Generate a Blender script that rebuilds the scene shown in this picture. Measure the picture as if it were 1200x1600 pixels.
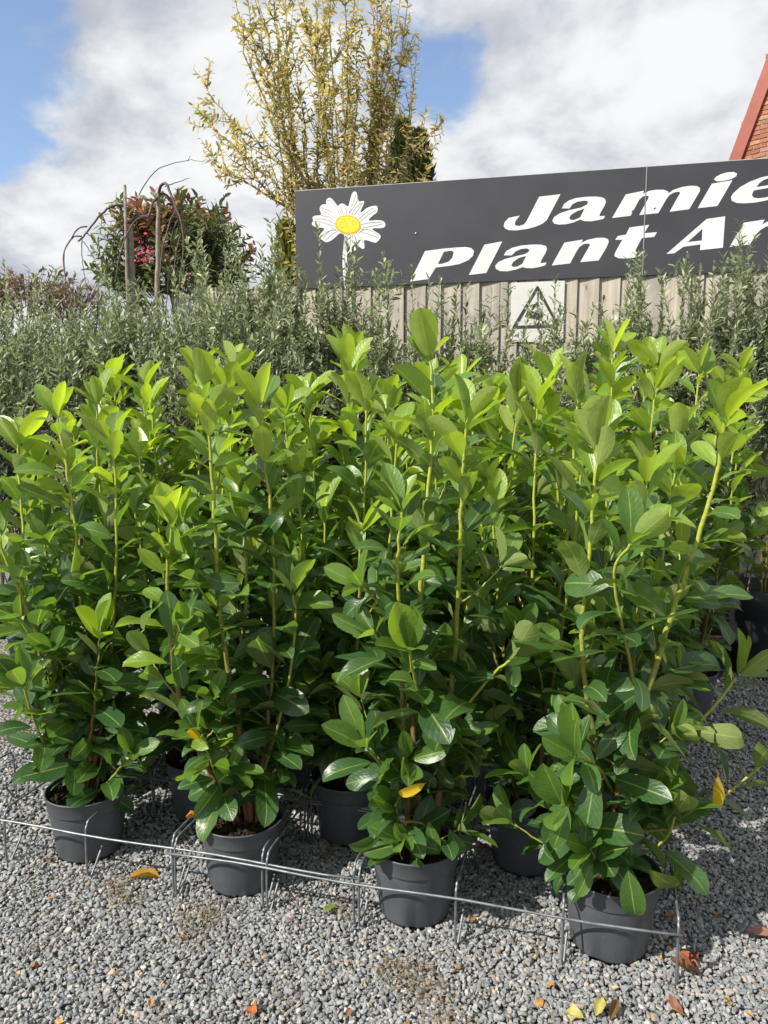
import bpy, bmesh, math, random
import numpy as np
from mathutils import Vector, Matrix, Quaternion

for o in list(bpy.data.objects):
    bpy.data.objects.remove(o, do_unlink=True)
SC = bpy.context.scene
COL = SC.collection
R = math.radians
random.seed(11)
rng = np.random.default_rng(11)

# ------------------------------------------------------------------ camera
CAM_H, PITCH, FPX = 1.6, 0.12697, 1202.0
cam_d = bpy.data.cameras.new("camera")
cam = bpy.data.objects.new("camera", cam_d)
COL.objects.link(cam)
cam.location = (0, 0, CAM_H)
cam.rotation_euler = (math.pi / 2 - PITCH, 0, 0)
cam_d.sensor_fit = 'VERTICAL'
cam_d.sensor_height = 32.0
cam_d.lens = 32.0 * FPX / 1600.0
cam_d.clip_end = 2000
cam_d.clip_start = 0.05
SC.camera = cam
SC.render.resolution_x, SC.render.resolution_y = 768, 1024

# ------------------------------------------------------------------ sun and sky
SUN_EL, SUN_AZ = R(42), R(30)            # azimuth: off the -X axis towards the camera
S = Vector((-math.cos(SUN_EL) * math.cos(SUN_AZ), -math.cos(SUN_EL) * math.sin(SUN_AZ), math.sin(SUN_EL)))
sun_d = bpy.data.lights.new("sun", 'SUN')
sun_d.energy = 3.5
sun_d.angle = R(0.55)
sun_d.color = (1.0, 0.94, 0.84)
sun = bpy.data.objects.new("sun", sun_d)
sun.rotation_euler = (-S).to_track_quat('-Z', 'Y').to_euler()
sun.location = (-6, -1, 8)
COL.objects.link(sun)
SC.view_settings.view_transform = 'Standard'
SC.view_settings.look = 'None'
SC.view_settings.exposure = 1.1
SC.view_settings.gamma = 1.0


def ray(x, y):
    a = (x - 600) / FPX
    b = -(y - 800) / FPX
    return Vector((a, math.cos(PITCH) + b * math.sin(PITCH), -math.sin(PITCH) + b * math.cos(PITCH)))


def PZ(x, y, z):                         # photo pixel -> point at height z
    r = ray(x, y)
    return Vector((0, 0, CAM_H)) + r * ((z - CAM_H) / r.z)


def PY(x, y, Y):                         # photo pixel -> point at forward distance Y
    r = ray(x, y)
    return Vector((0, 0, CAM_H)) + r * (Y / r.y)


world = bpy.data.worlds.new("World")
SC.world = world
world.use_nodes = True
W = world.node_tree
W.nodes.clear()


def N(nt, typ, **kw):
    n = nt.nodes.new(typ)
    for k, v in kw.items():
        if k.startswith('i_'):
            key = k[2:]
            key = int(key) if key.isdigit() else key.replace('_', ' ')
            n.inputs[key].default_value = v
        else:
            setattr(n, k, v)
    return n


def LK(nt, a, b):
    nt.links.new(a, b)


def math_node(nt, op, a, b=None, c=None, clamp=False):
    n = nt.nodes.new('ShaderNodeMath')
    n.operation = op
    n.use_clamp = clamp
    for i, v in enumerate((a, b, c)):
        if v is None:
            continue
        if isinstance(v, (int, float)):
            n.inputs[i].default_value = v
        else:
            nt.links.new(v, n.inputs[i])
    return n.outputs[0]


def smooth(nt, v, lo, hi):
    n = nt.nodes.new('ShaderNodeMapRange')
    n.interpolation_type = 'SMOOTHSTEP'
    nt.links.new(v, n.inputs['Value'])
    n.inputs['From Min'].default_value = lo
    n.inputs['From Max'].default_value = hi
    return n.outputs['Result']


def mixc(nt, f, a, b, blend='MIX'):
    n = nt.nodes.new('ShaderNodeMix')
    n.data_type = 'RGBA'
    n.blend_type = blend
    n.clamp_factor = True
    for sock, v in ((n.inputs['Factor'], f), (n.inputs[6], a), (n.inputs[7], b)):
        if isinstance(v, (int, float)):
            sock.default_value = v
        elif isinstance(v, (tuple, list)):
            sock.default_value = (*v[:3], 1)
        else:
            nt.links.new(v, sock)
    return n.outputs[2]


def build_world():
    out = N(W, 'ShaderNodeOutputWorld')
    bg = N(W, 'ShaderNodeBackground')
    bg.inputs['Strength'].default_value = 0.1
    LK(W, bg.outputs[0], out.inputs[0])
    sky = N(W, 'ShaderNodeTexSky', sky_type='NISHITA', sun_disc=False)
    sky.sun_elevation = SUN_EL
    sky.sun_rotation = math.atan2(S.x, S.y)
    sky.air_density = 1.0
    sky.dust_density = 0.5
    sky.ozone_density = 1.6
    tc = N(W, 'ShaderNodeTexCoord')
    sep = N(W, 'ShaderNodeSeparateXYZ')
    LK(W, tc.outputs['Generated'], sep.inputs[0])
    zz = math_node(W, 'ADD', math_node(W, 'MAXIMUM', sep.outputs[2], 0.0), 0.42)
    px = math_node(W, 'DIVIDE', sep.outputs[0], zz)
    py = math_node(W, 'DIVIDE', sep.outputs[1], zz)
    cmb = N(W, 'ShaderNodeCombineXYZ')
    LK(W, px, cmb.inputs[0])
    LK(W, py, cmb.inputs[1])
    n1 = N(W, 'ShaderNodeTexNoise', noise_dimensions='3D')
    n1.inputs['Scale'].default_value = 3.0
    n1.inputs['Detail'].default_value = 9
    n1.inputs['Roughness'].default_value = 0.52
    n1.inputs['Distortion'].default_value = 0.0
    mp = N(W, 'ShaderNodeMapping')
    mp.inputs['Location'].default_value = (3.1, 1.7, 0.4)
    LK(W, cmb.outputs[0], mp.inputs[0])
    LK(W, mp.outputs[0], n1.inputs['Vector'])
    cover = math_node(W, 'ADD', math_node(W, 'MULTIPLY', n1.outputs['Fac'], 1.9), -0.13)

    def gap(pxx, pyy, size, amount):
        nonlocal cover
        d = ray(pxx, pyy).normalized()
        dp = N(W, 'ShaderNodeVectorMath', operation='DOT_PRODUCT')
        LK(W, tc.outputs['Generated'], dp.inputs[0])
        dp.inputs[1].default_value = d
        m = smooth(W, dp.outputs['Value'], math.cos(size), 1.0)
        cover = math_node(W, 'SUBTRACT', cover, math_node(W, 'MULTIPLY', m, amount))
    gap(-15, 65, 0.195, 1.15)
    gap(705, 60, 0.14, 0.50)
    gap(680, 130, 0.10, 0.40)
    gap(160, 260, 0.3, -0.4)
    gap(250, 60, 0.17, -0.4)
    gap(950, 220, 0.36, -0.4)
    n3 = N(W, 'ShaderNodeTexNoise')
    n3.inputs['Scale'].default_value = 11.0
    n3.inputs['Detail'].default_value = 7
    n3.inputs['Roughness'].default_value = 0.6
    n3.inputs['Distortion'].default_value = 0.5
    LK(W, cmb.outputs[0], n3.inputs['Vector'])
    cover = math_node(W, 'ADD', cover, math_node(W, 'MULTIPLY', math_node(W, 'SUBTRACT', n3.outputs['Fac'], 0.45), 0.85))
    m = smooth(W, cover, 0.36, 0.74)
    # cloud body tone: bright billows and grey bases
    n2 = N(W, 'ShaderNodeTexNoise')
    n2.inputs['Scale'].default_value = 3.2
    n2.inputs['Detail'].default_value = 8
    n2.inputs['Roughness'].default_value = 0.56
    n2.inputs['Distortion'].default_value = 0.15
    mp2 = N(W, 'ShaderNodeMapping')
    mp2.inputs['Location'].default_value = (8.3, 2.9, 1.4)
    LK(W, cmb.outputs[0], mp2.inputs[0])
    LK(W, mp2.outputs[0], n2.inputs['Vector'])
    low = smooth(W, sep.outputs[2], 0.42, 0.10)
    tone = math_node(W, 'SUBTRACT', n2.outputs['Fac'], math_node(W, 'MULTIPLY', low, 0.05))
    ton = smooth(W, tone, 0.35, 0.58)
    cc = mixc(W, ton, (2.3, 2.5, 2.85), (4.4, 4.45, 4.5))
    skyc = mixc(W, 0.09, mixc(W, 1.0, sky.outputs[0], (0.80, 0.84, 0.90), 'MULTIPLY'), (4.0, 4.2, 4.4))
    LK(W, mixc(W, m, skyc, cc), bg.inputs['Color'])


build_world()

# ------------------------------------------------------------------ helpers


def link(o, parent=None):
    COL.objects.link(o)
    if parent is not None:
        o.parent = parent
    return o


def empty(name, loc, rz=0.0):
    o = bpy.data.objects.new(name, None)
    o.empty_display_size = 0.1
    o.location = loc
    o.rotation_euler = (0, 0, rz)
    COL.objects.link(o)
    return o


def tag(o, label=None, cat=None, group=None, kind=None):
    if label:
        o['label'] = label
    if cat:
        o['category'] = cat
    if group:
        o['group'] = group
    if kind:
        o['kind'] = kind
    return o


def mesh_np(name, V, F, mat=None, smooth_shade=True, tint=None):
    """V (n,3); F list of faces or (m,k) array; tint (n,3) -> point colour attribute"""
    me = bpy.data.meshes.new(name)
    V = np.asarray(V, dtype=np.float32)
    if isinstance(F, np.ndarray):
        m, k = F.shape
        me.vertices.add(len(V))
        me.vertices.foreach_set('co', V.ravel())
        me.loops.add(m * k)
        me.loops.foreach_set('vertex_index', F.astype(np.int32).ravel())
        me.polygons.add(m)
        me.polygons.foreach_set('loop_start', (np.arange(m) * k).astype(np.int32))
        me.polygons.foreach_set('loop_total', np.full(m, k, dtype=np.int32))
    else:
        me.from_pydata([tuple(v) for v in V], [], F)
    me.polygons.foreach_set('use_smooth', np.full(len(me.polygons), smooth_shade))
    if tint is not None:
        a = me.color_attributes.new('tint', 'FLOAT_COLOR', 'POINT')
        t = np.ones((len(V), 4), dtype=np.float32)
        t[:, :3] = tint
        a.data.foreach_set('color', t.ravel())
    if mat:
        me.materials.append(mat)
    me.update(calc_edges=True)
    me.validate()
    return me


def obj(name, me, parent=None, loc=None):
    o = bpy.data.objects.new(name, me)
    if loc is not None:
        o.location = loc
    return link(o, parent)


def tube_np(pts, rad, sides=6):
    """pts (n,3), rad scalar or (n,) -> V, quads, closed with caps left open but tapered"""
    pts = np.asarray(pts, float)
    n = len(pts)
    rad = np.full(n, rad) if np.isscalar(rad) else np.asarray(rad, float)
    T = np.gradient(pts, axis=0)
    T /= np.linalg.norm(T, axis=1)[:, None] + 1e-9
    ref = np.array([0.31, 0.87, 0.38])
    A = np.cross(T, ref)
    A /= np.linalg.norm(A, axis=1)[:, None] + 1e-9
    B = np.cross(T, A)
    ang = np.arange(sides) * 2 * math.pi / sides
    V = pts[:, None, :] + rad[:, None, None] * (np.cos(ang)[None, :, None] * A[:, None, :] + np.sin(ang)[None, :, None] * B[:, None, :])
    V = V.reshape(-1, 3)
    i = np.arange(n - 1)[:, None] * sides
    j = np.arange(sides)[None, :]
    j2 = (j + 1) % sides
    F = np.stack([i + j, i + j2, i + sides + j2, i + sides + j], -1).reshape(-1, 4)
    return V, F


class Acc:
    def __init__(s):
        s.V, s.F, s.T, s.n = [], [], [], 0

    def add(s, V, F, tint=None):
        s.V.append(V)
        s.F.append(F + s.n)
        s.n += len(V)
        if tint is not None:
            s.T.append(np.broadcast_to(np.asarray(tint, float), (len(V), 3)))

    def mesh(s, name, mat, sm=True):
        return mesh_np(name, np.concatenate(s.V), np.concatenate(s.F), mat, sm, np.concatenate(s.T) if s.T else None)


def spline(pts, n):
    """Catmull-Rom resample"""
    P = [np.array(p, float) for p in pts]
    P = [2 * P[0] - P[1]] + P + [2 * P[-1] - P[-2]]
    m = len(P) - 3
    out = []
    for k in range(n):
        t = k / (n - 1) * m
        i = min(int(t), m - 1)
        f = t - i
        a, b, c, d = P[i:i + 4]
        out.append(0.5 * ((2 * b) + (c - a) * f + (2 * a - 5 * b + 4 * c - d) * f * f + (3 * b - a - 3 * c + d) * f ** 3))
    return np.array(out)


def unit(v):
    return v / (np.linalg.norm(v, axis=-1, keepdims=True) + 1e-9)


def leaves_np(P, D, Nn, L, Wd, fold=0.25, curl=0.15):
    """many leaves: 7 verts, 6 tris each. P base, D axis, Nn normal."""
    D = unit(D)
    X = unit(np.cross(D, Nn))
    Z = np.cross(X, D)
    n = len(P)
    L = np.broadcast_to(np.asarray(L, float), (n,))[:, None]
    Wd = np.broadcast_to(np.asarray(Wd, float), (n,))[:, None]
    fold = np.broadcast_to(np.asarray(fold, float), (n,))[:, None]
    curl = np.broadcast_to(np.asarray(curl, float), (n,))[:, None]
    rows = []

    def pt(t, x):
        return P + D * (t * L) + X * (x * Wd) + Z * (abs(x) * fold * Wd - curl * L * t * t)
    rows = [pt(0, 0), pt(0.38, -0.5), pt(0.38, 0), pt(0.38, 0.5), pt(0.75, -0.36), pt(0.75, 0), pt(0.75, 0.36), pt(1, 0)]
    V = np.stack(rows, 1).reshape(-1, 3)
    f = np.array([[0, 2, 1], [0, 3, 2], [1, 2, 5], [1, 5, 4], [2, 3, 6], [2, 6, 5], [4, 5, 7], [5, 6, 7]])
    F = (np.arange(n)[:, None, None] * 8 + f[None]).reshape(-1, 3)
    return V, F


def box_np(x0, x1, y0, y1, z0, z1):
    V = np.array([[x0, y0, z0], [x1, y0, z0], [x1, y1, z0], [x0, y1, z0], [x0, y0, z1], [x1, y0, z1], [x1, y1, z1], [x0, y1, z1]], float)
    F = np.array([[3, 2, 1, 0], [4, 5, 6, 7], [0, 1, 5, 4], [1, 2, 6, 5], [2, 3, 7, 6], [3, 0, 4, 7]])
    return V, F


def lathe_np(prof, seg=40):
    prof = np.array(prof, float)
    n = len(prof)
    a = np.arange(seg) * 2 * math.pi / seg
    V = np.stack([prof[:, 0][:, None] * np.cos(a), prof[:, 0][:, None] * np.sin(a), np.repeat(prof[:, 1][:, None], seg, 1)], -1).reshape(-1, 3)
    i = np.arange(n - 1)[:, None] * seg
    j = np.arange(seg)[None]
    j2 = (j + 1) % seg
    F = np.stack([i + j, i + j2, i + seg + j2, i + seg + j], -1).reshape(-1, 4)
    return V, F


# ------------------------------------------------------------------ materials
def mat(name):
    m = bpy.data.materials.new(name)
    m.use_nodes = True
    nt = m.node_tree
    b = nt.nodes['Principled BSDF']
    return m, nt, b


def noise(nt, scale, detail=4, rough=0.55, vec=None, dist=0.0):
    n = nt.nodes.new('ShaderNodeTexNoise')
    n.inputs['Scale'].default_value = scale
    n.inputs['Detail'].default_value = detail
    n.inputs['Roughness'].default_value = rough
    n.inputs['Distortion'].default_value = dist
    if vec is not None:
        nt.links.new(vec, n.inputs['Vector'])
    return n.outputs['Fac']


def bump(nt, b, h, strength=0.3, dist=0.01):
    n = nt.nodes.new('ShaderNodeBump')
    n.inputs['Strength'].default_value = strength
    n.inputs['Distance'].default_value = dist
    nt.links.new(h, n.inputs['Height'])
    nt.links.new(n.outputs[0], b.inputs['Normal'])
    return n


def objco(nt):
    return nt.nodes.new('ShaderNodeTexCoord').outputs['Object']


def geo_pos(nt):
    return nt.nodes.new('ShaderNodeNewGeometry').outputs['Position']


def leaf_material(name, colour_from, rough=0.32, trans=0.36, back_pale=(0.34, 0.39, 0.14), back_mix=0.6, veins=True,
                  trans_gain=(2.2, 2.0, 0.8), spec=0.5):
    m, nt, b = mat(name)
    out = nt.nodes['Material Output']
    if colour_from == 'object':
        oi = nt.nodes.new('ShaderNodeObjectInfo')
        base = oi.outputs['Color']
        rnd = oi.outputs['Random']
        var = mixc(nt, rnd, (0.78, 0.82, 0.8), (1.22, 1.16, 1.1))
        base = mixc(nt, 1.0, base, var, 'MULTIPLY')
    else:
        at = nt.nodes.new('ShaderNodeAttribute')
        at.attribute_name = 'tint'
        base = at.outputs['Color']
    geo = nt.nodes.new('ShaderNodeNewGeometry')
    if veins:
        tc = nt.nodes.new('ShaderNodeTexCoord')
        sp = nt.nodes.new('ShaderNodeSeparateXYZ')
        nt.links.new(tc.outputs['UV'], sp.inputs[0])
        au = math_node(nt, 'ABSOLUTE', math_node(nt, 'SUBTRACT', sp.outputs[0], 0.5))
        mid = smooth(nt, au, 0.042, 0.012)
        s = math_node(nt, 'SUBTRACT', math_node(nt, 'MULTIPLY', sp.outputs[1], 10.0), math_node(nt, 'MULTIPLY', au, 4.6))
        fr = math_node(nt, 'ABSOLUTE', math_node(nt, 'SUBTRACT', math_node(nt, 'FRACT', s), 0.5))
        lat = smooth(nt, fr, 0.07, 0.0)
        vein = math_node(nt, 'MAXIMUM', mid, math_node(nt, 'MULTIPLY', lat, 0.30))
        base = mixc(nt, math_node(nt, 'MULTIPLY', vein, 1.0), base, mixc(nt, 0.6, base, (0.34, 0.45, 0.10)))
        h = math_node(nt, 'ADD', math_node(nt, 'MULTIPLY', smooth(nt, fr, 0.0, 0.35), 0.12), math_node(nt, 'MULTIPLY', mid, -0.7))
        blot = noise(nt, 9.0, 3, 0.6, tc.outputs['UV'])
        h = math_node(nt, 'ADD', h, math_node(nt, 'MULTIPLY', blot, 0.9))
        bump(nt, b, h, 0.2, 0.012)
        if colour_from == 'object':
            spot = smooth(nt, noise(nt, 85.0, 2, 0.5, geo.outputs['Position']), 0.69, 0.76)
            gate = math_node(nt, 'MULTIPLY', spot, smooth(nt, rnd, 0.55, 0.9))
            base = mixc(nt, math_node(nt, 'MULTIPLY', gate, 0.8), base, (0.16, 0.10, 0.035))
        mott = noise(nt, 30.0, 3, 0.6, geo.outputs['Position'])
        base = mixc(nt, smooth(nt, mott, 0.35, 0.7), mixc(nt, 1.0, base, (0.86, 0.88, 0.86), 'MULTIPLY'), base)
    back = mixc(nt, back_mix, base, back_pale)
    col = mixc(nt, geo.outputs['Backfacing'], base, back)
    nt.links.new(col, b.inputs['Base Color'])
    rr = math_node(nt, 'ADD', rough, math_node(nt, 'MULTIPLY', geo.outputs['Backfacing'], 0.25))
    nt.links.new(rr, b.inputs['Roughness'])
    b.inputs['Specular IOR Level'].default_value = spec
    if veins and colour_from == 'object' and rough < 0.4:      # waxy upper side
        nt.links.new(math_node(nt, 'SUBTRACT', 0.35, math_node(nt, 'MULTIPLY', geo.outputs['Backfacing'], 0.35)), b.inputs['Coat Weight'])
        b.inputs['Coat Roughness'].default_value = 0.3
    tr = nt.nodes.new('ShaderNodeBsdfTranslucent')
    tcol = mixc(nt, 1.0, base, trans_gain, 'MULTIPLY')
    nt.links.new(tcol, tr.inputs[0])
    mx = nt.nodes.new('ShaderNodeMixShader')
    mx.inputs[0].default_value = trans
    nt.links.new(b.outputs[0], mx.inputs[1])
    nt.links.new(tr.outputs[0], mx.inputs[2])
    nt.links.new(mx.outputs[0], out.inputs['Surface'])
    return m


M_LAUREL = leaf_material('laurel_leaf', 'object', rough=0.35, trans=0.42, spec=0.5)
M_LAUREL_T = leaf_material('laurel_leaf_mass', 'tint', rough=0.35, trans=0.42, spec=0.5, back_pale=(0.34, 0.39, 0.14), back_mix=0.6)
M_FOLIAGE = leaf_material('shrub_leaf', 'tint', rough=0.5, trans=0.3, back_pale=(0.36, 0.40, 0.29), back_mix=0.5, veins=False,
                          trans_gain=(1.3, 1.4, 0.8), spec=0.3)
M_TREE = leaf_material('tree_leaf', 'tint', rough=0.5, trans=0.42, back_pale=(0.4, 0.38, 0.14), back_mix=0.3, veins=False,
                       trans_gain=(1.5, 1.4, 0.8), spec=0.3)
M_DRY = leaf_material('fallen_leaf', 'object', rough=0.55, trans=0.15, back_pale=(0.3, 0.2, 0.1), back_mix=0.3, trans_gain=(1.2, 1.1, 0.9))


def stem_material():
    m, nt, b = mat('laurel_stem')
    at = nt.nodes.new('ShaderNodeAttribute')
    at.attribute_name = 'tint'
    nz = noise(nt, 90, 4, 0.6, objco(nt))
    c = mixc(nt, smooth(nt, nz, 0.35, 0.7), mixc(nt, 1.0, at.outputs['Color'], (0.72, 0.7, 0.68), 'MULTIPLY'), at.outputs['Color'])
    nt.links.new(c, b.inputs['Base Color'])
    b.inputs['Roughness'].default_value = 0.5
    bump(nt, b, nz, 0.25, 0.004)
    return m


M_STEM = stem_material()


def simple(name, col, rough=0.5, spec=0.5, metal=0.0, var=0.0, vscale=20, bmp=0.0, bscale=60, col2=None):
    m, nt, b = mat(name)
    co = objco(nt)
    if var > 0 or col2:
        nz = noise(nt, vscale, 5, 0.6, co)
        c2 = col2 or tuple(c * (1 - var) for c in col)
        nt.links.new(mixc(nt, smooth(nt, nz, 0.35, 0.68), col, c2), b.inputs['Base Color'])
    else:
        b.inputs['Base Color'].default_value = (*col, 1)
    b.inputs['Roughness'].default_value = rough
    b.inputs['Specular IOR Level'].default_value = spec
    b.inputs['Metallic'].default_value = metal
    if bmp > 0:
        bump(nt, b, noise(nt, bscale, 4, 0.6, co), bmp, 0.01)
    return m


def pot_material():
    m, nt, b = mat('pot_plastic')
    co = objco(nt)
    nz = noise(nt, 14, 5, 0.65, co)
    dirt = noise(nt, 34, 6, 0.7, co)
    sp = nt.nodes.new('ShaderNodeSeparateXYZ')
    nt.links.new(co, sp.inputs[0])
    lowd = smooth(nt, sp.outputs[2], 0.07, 0.0)
    c = mixc(nt, smooth(nt, nz, 0.35, 0.7), (0.066, 0.073, 0.084), (0.082, 0.090, 0.102))
    dm = math_node(nt, 'MULTIPLY', smooth(nt, dirt, 0.56, 0.74), math_node(nt, 'ADD', 0.34, math_node(nt, 'MULTIPLY', lowd, 0.6)))
    c = mixc(nt, dm, c, (0.17, 0.16, 0.14))
    nt.links.new(c, b.inputs['Base Color'])
    b.inputs['Roughness'].default_value = 0.46
    b.inputs['Specular IOR Level'].default_value = 0.4
    bump(nt, b, nz, 0.06, 0.01)
    return m


M_POT = pot_material()
M_BLACKPOT = simple('black_pot', (0.022, 0.024, 0.03), 0.65, 0.4, var=0.3)
M_SOIL = simple('soil', (0.05, 0.032, 0.02), 0.9, 0.2, vscale=60, col2=(0.014, 0.010, 0.007), bmp=1.0, bscale=110)
M_WIRE = simple('galvanised_wire', (0.23, 0.25, 0.27), 0.45, 0.5, metal=0.55, var=0.4, vscale=25)
M_BARK = simple('bark', (0.17, 0.13, 0.10), 0.8, 0.2, vscale=40, col2=(0.08, 0.06, 0.05), bmp=0.5, bscale=90)
M_BARKPALE = simple('pale_bark', (0.30, 0.27, 0.20), 0.8, 0.2, vscale=22, col2=(0.20, 0.17, 0.13), bmp=0.4, bscale=70)
M_WEEP = simple('weeping_bark', (0.11, 0.075, 0.068), 0.6, 0.3, vscale=30, col2=(0.065, 0.045, 0.045), bmp=0.3, bscale=60)
M_STAKE = simple('stake_wood', (0.27, 0.235, 0.19), 0.85, 0.2, vscale=30, col2=(0.17, 0.15, 0.13), bmp=0.4, bscale=60)
M_TWIG = simple('twig', (0.20, 0.16, 0.12), 0.8, 0.2, var=0.4, vscale=30)
M_SIGN = simple('sign_panel', (0.041, 0.042, 0.052), 0.55, 0.4, vscale=2.5, col2=(0.033, 0.034, 0.044))
M_EDGE = simple('sign_edge', (0.5, 0.5, 0.5), 0.5, 0.4, var=0.2)
M_WHITE = simple('white_vinyl', (0.64, 0.65, 0.66), 0.5, 0.4, vscale=6, col2=(0.58, 0.59, 0.60))
M_YELLOW = simple('yellow_vinyl', (0.80, 0.52, 0.015), 0.5, 0.4, vscale=90, col2=(0.85, 0.62, 0.03))
M_ORANGE = simple('orange_vinyl', (0.70, 0.36, 0.01), 0.5, 0.4, var=0.2)
M_LINE = simple('grey_vinyl', (0.22, 0.22, 0.22), 0.5, 0.4)
M_BLACK = simple('black_vinyl', (0.028, 0.032, 0.034), 0.5, 0.4)
M_PLATE = simple('warning_plate', (0.56, 0.56, 0.54), 0.5, 0.4, vscale=7, col2=(0.52, 0.53, 0.52))
M_STEEL = simple('screw_steel', (0.35, 0.35, 0.35), 0.4, 0.5, metal=0.8)
M_BOARD = simple('pale_board', (0.62, 0.62, 0.62), 0.6, 0.3, var=0.15, vscale=5)
M_RED = simple('red_bargeboard', (0.29, 0.075, 0.05), 0.55, 0.4, var=0.18, vscale=3)
M_TILE = simple('roof_tile', (0.23, 0.09, 0.06), 0.8, 0.3, var=0.4, vscale=8)
M_PINK = simple('pink_petal', (0.62, 0.06, 0.18), 0.6, 0.3, var=0.3)
M_TAG = simple('pink_tag', (0.7, 0.16, 0.22), 0.5, 0.3)


def fence_material():
    m, nt, b = mat('weathered_boards')
    co = objco(nt)
    oi = nt.nodes.new('ShaderNodeObjectInfo')
    add = nt.nodes.new('ShaderNodeVectorMath')
    add.operation = 'ADD'
    cm = nt.nodes.new('ShaderNodeCombineXYZ')
    nt.links.new(math_node(nt, 'MULTIPLY', oi.outputs['Random'], 37.0), cm.inputs[2])
    nt.links.new(math_node(nt, 'MULTIPLY', oi.outputs['Random'], 11.0), cm.inputs[0])
    nt.links.new(co, add.inputs[0])
    nt.links.new(cm.outputs[0], add.inputs[1])
    mp = nt.nodes.new('ShaderNodeMapping')
    mp.inputs['Scale'].default_value = (34, 34, 1.6)
    nt.links.new(add.outputs[0], mp.inputs[0])
    g = noise(nt, 1.0, 6, 0.65, mp.outputs[0], 0.6)
    mp2 = nt.nodes.new('ShaderNodeMapping')
    mp2.inputs['Scale'].default_value = (14, 14, 5)
    nt.links.new(add.outputs[0], mp2.inputs[0])
    vo = nt.nodes.new('ShaderNodeTexVoronoi')
    vo.inputs['Scale'].default_value = 1.0
    nt.links.new(mp2.outputs[0], vo.inputs['Vector'])
    knot = smooth(nt, vo.outputs['Distance'], 0.16, 0.06)
    patch = noise(nt, 3.0, 4, 0.6, add.outputs[0])
    c = mixc(nt, smooth(nt, g, 0.3, 0.72), (0.31, 0.285, 0.25), (0.46, 0.43, 0.385))
    c = mixc(nt, smooth(nt, patch, 0.45, 0.7), c, mixc(nt, 1.0, c, (0.78, 0.80, 0.80), 'MULTIPLY'))
    c = mixc(nt, math_node(nt, 'MULTIPLY', knot, 0.75), c, (0.12, 0.085, 0.06))
    c = mixc(nt, 1.0, c, mixc(nt, oi.outputs['Random'], (0.86, 0.86, 0.88), (1.1, 1.07, 1.02)), 'MULTIPLY')
    nt.links.new(c, b.inputs['Base Color'])
    b.inputs['Roughness'].default_value = 0.85
    b.inputs['Specular IOR Level'].default_value = 0.2
    bump(nt, b, g, 0.5, 0.006)
    return m


M_FENCE = fence_material()


def brick_material():
    m, nt, b = mat('old_brick')
    oi = nt.nodes.new('ShaderNodeObjectInfo')
    cr = nt.nodes.new('ShaderNodeValToRGB')
    e = cr.color_ramp.elements
    e[0].color = (0.30, 0.11, 0.065, 1)
    e[1].color = (0.48, 0.30, 0.21, 1)
    for p, c in ((0.3, (0.44, 0.18, 0.105, 1)), (0.55, (0.38, 0.15, 0.09, 1)), (0.75, (0.50, 0.25, 0.15, 1)), (0.9, (0.22, 0.15, 0.13, 1))):
        x = e.new(p)
        x.color = c
    nt.links.new(oi.outputs['Random'], cr.inputs[0])
    nz = noise(nt, 25, 5, 0.65, geo_pos(nt))
    c = mixc(nt, smooth(nt, nz, 0.35, 0.7), mixc(nt, 1.0, cr.outputs[0], (0.7, 0.68, 0.66), 'MULTIPLY'), cr.outputs[0])
    nt.links.new(c, b.inputs['Base Color'])
    b.inputs['Roughness'].default_value = 0.9
    bump(nt, b, nz, 0.5, 0.01)
    return m


M_BRICK = brick_material()


def brickwall_material():
    m, nt, b = mat('brick_wall')
    co = objco(nt)
    br = nt.nodes.new('ShaderNodeTexBrick')
    br.inputs['Scale'].default_value = 1.0
    br.inputs['Brick Width'].default_value = 0.225
    br.inputs['Row Height'].default_value = 0.075
    br.inputs['Mortar Size'].default_value = 0.006
    br.inputs['Color1'].default_value = (0.34, 0.12, 0.07, 1)
    br.inputs['Color2'].default_value = (0.25, 0.09, 0.05, 1)
    br.inputs['Mortar'].default_value = (0.45, 0.38, 0.31, 1)
    mp = nt.nodes.new('ShaderNodeMapping')
    mp.inputs['Rotation'].default_value = (-math.pi / 2, 0, 0)
    nt.links.new(co, mp.inputs[0])
    nt.links.new(mp.outputs[0], br.inputs['Vector'])
    nt.links.new(br.outputs['Color'], b.inputs['Base Color'])
    b.inputs['Roughness'].default_value = 0.9
    return m


M_MORTAR = simple('mortar', (0.36, 0.31, 0.25), 0.95, 0.1, var=0.25, vscale=12, bmp=0.4)
M_BWALL = brickwall_material()


def stone_material():
    m, nt, b = mat('gravel_stone')
    at = nt.nodes.new('ShaderNodeAttribute')
    at.attribute_name = 'tint'
    pos = geo_pos(nt)
    nz = noise(nt, 160, 5, 0.65, pos)
    nz2 = noise(nt, 620, 3, 0.6, pos)
    c = mixc(nt, smooth(nt, nz, 0.32, 0.7), mixc(nt, 1.0, at.outputs['Color'], (0.74, 0.75, 0.77), 'MULTIPLY'),
             mixc(nt, 1.0, at.outputs['Color'], (1.12, 1.1, 1.07), 'MULTIPLY'))
    nt.links.new(c, b.inputs['Base Color'])
    b.inputs['Roughness'].default_value = 0.78
    b.inputs['Specular IOR Level'].default_value = 0.3
    bump(nt, b, math_node(nt, 'ADD', nz, math_node(nt, 'MULTIPLY', nz2, 0.4)), 0.35, 0.004)
    return m


M_STONE = stone_material()


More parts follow.
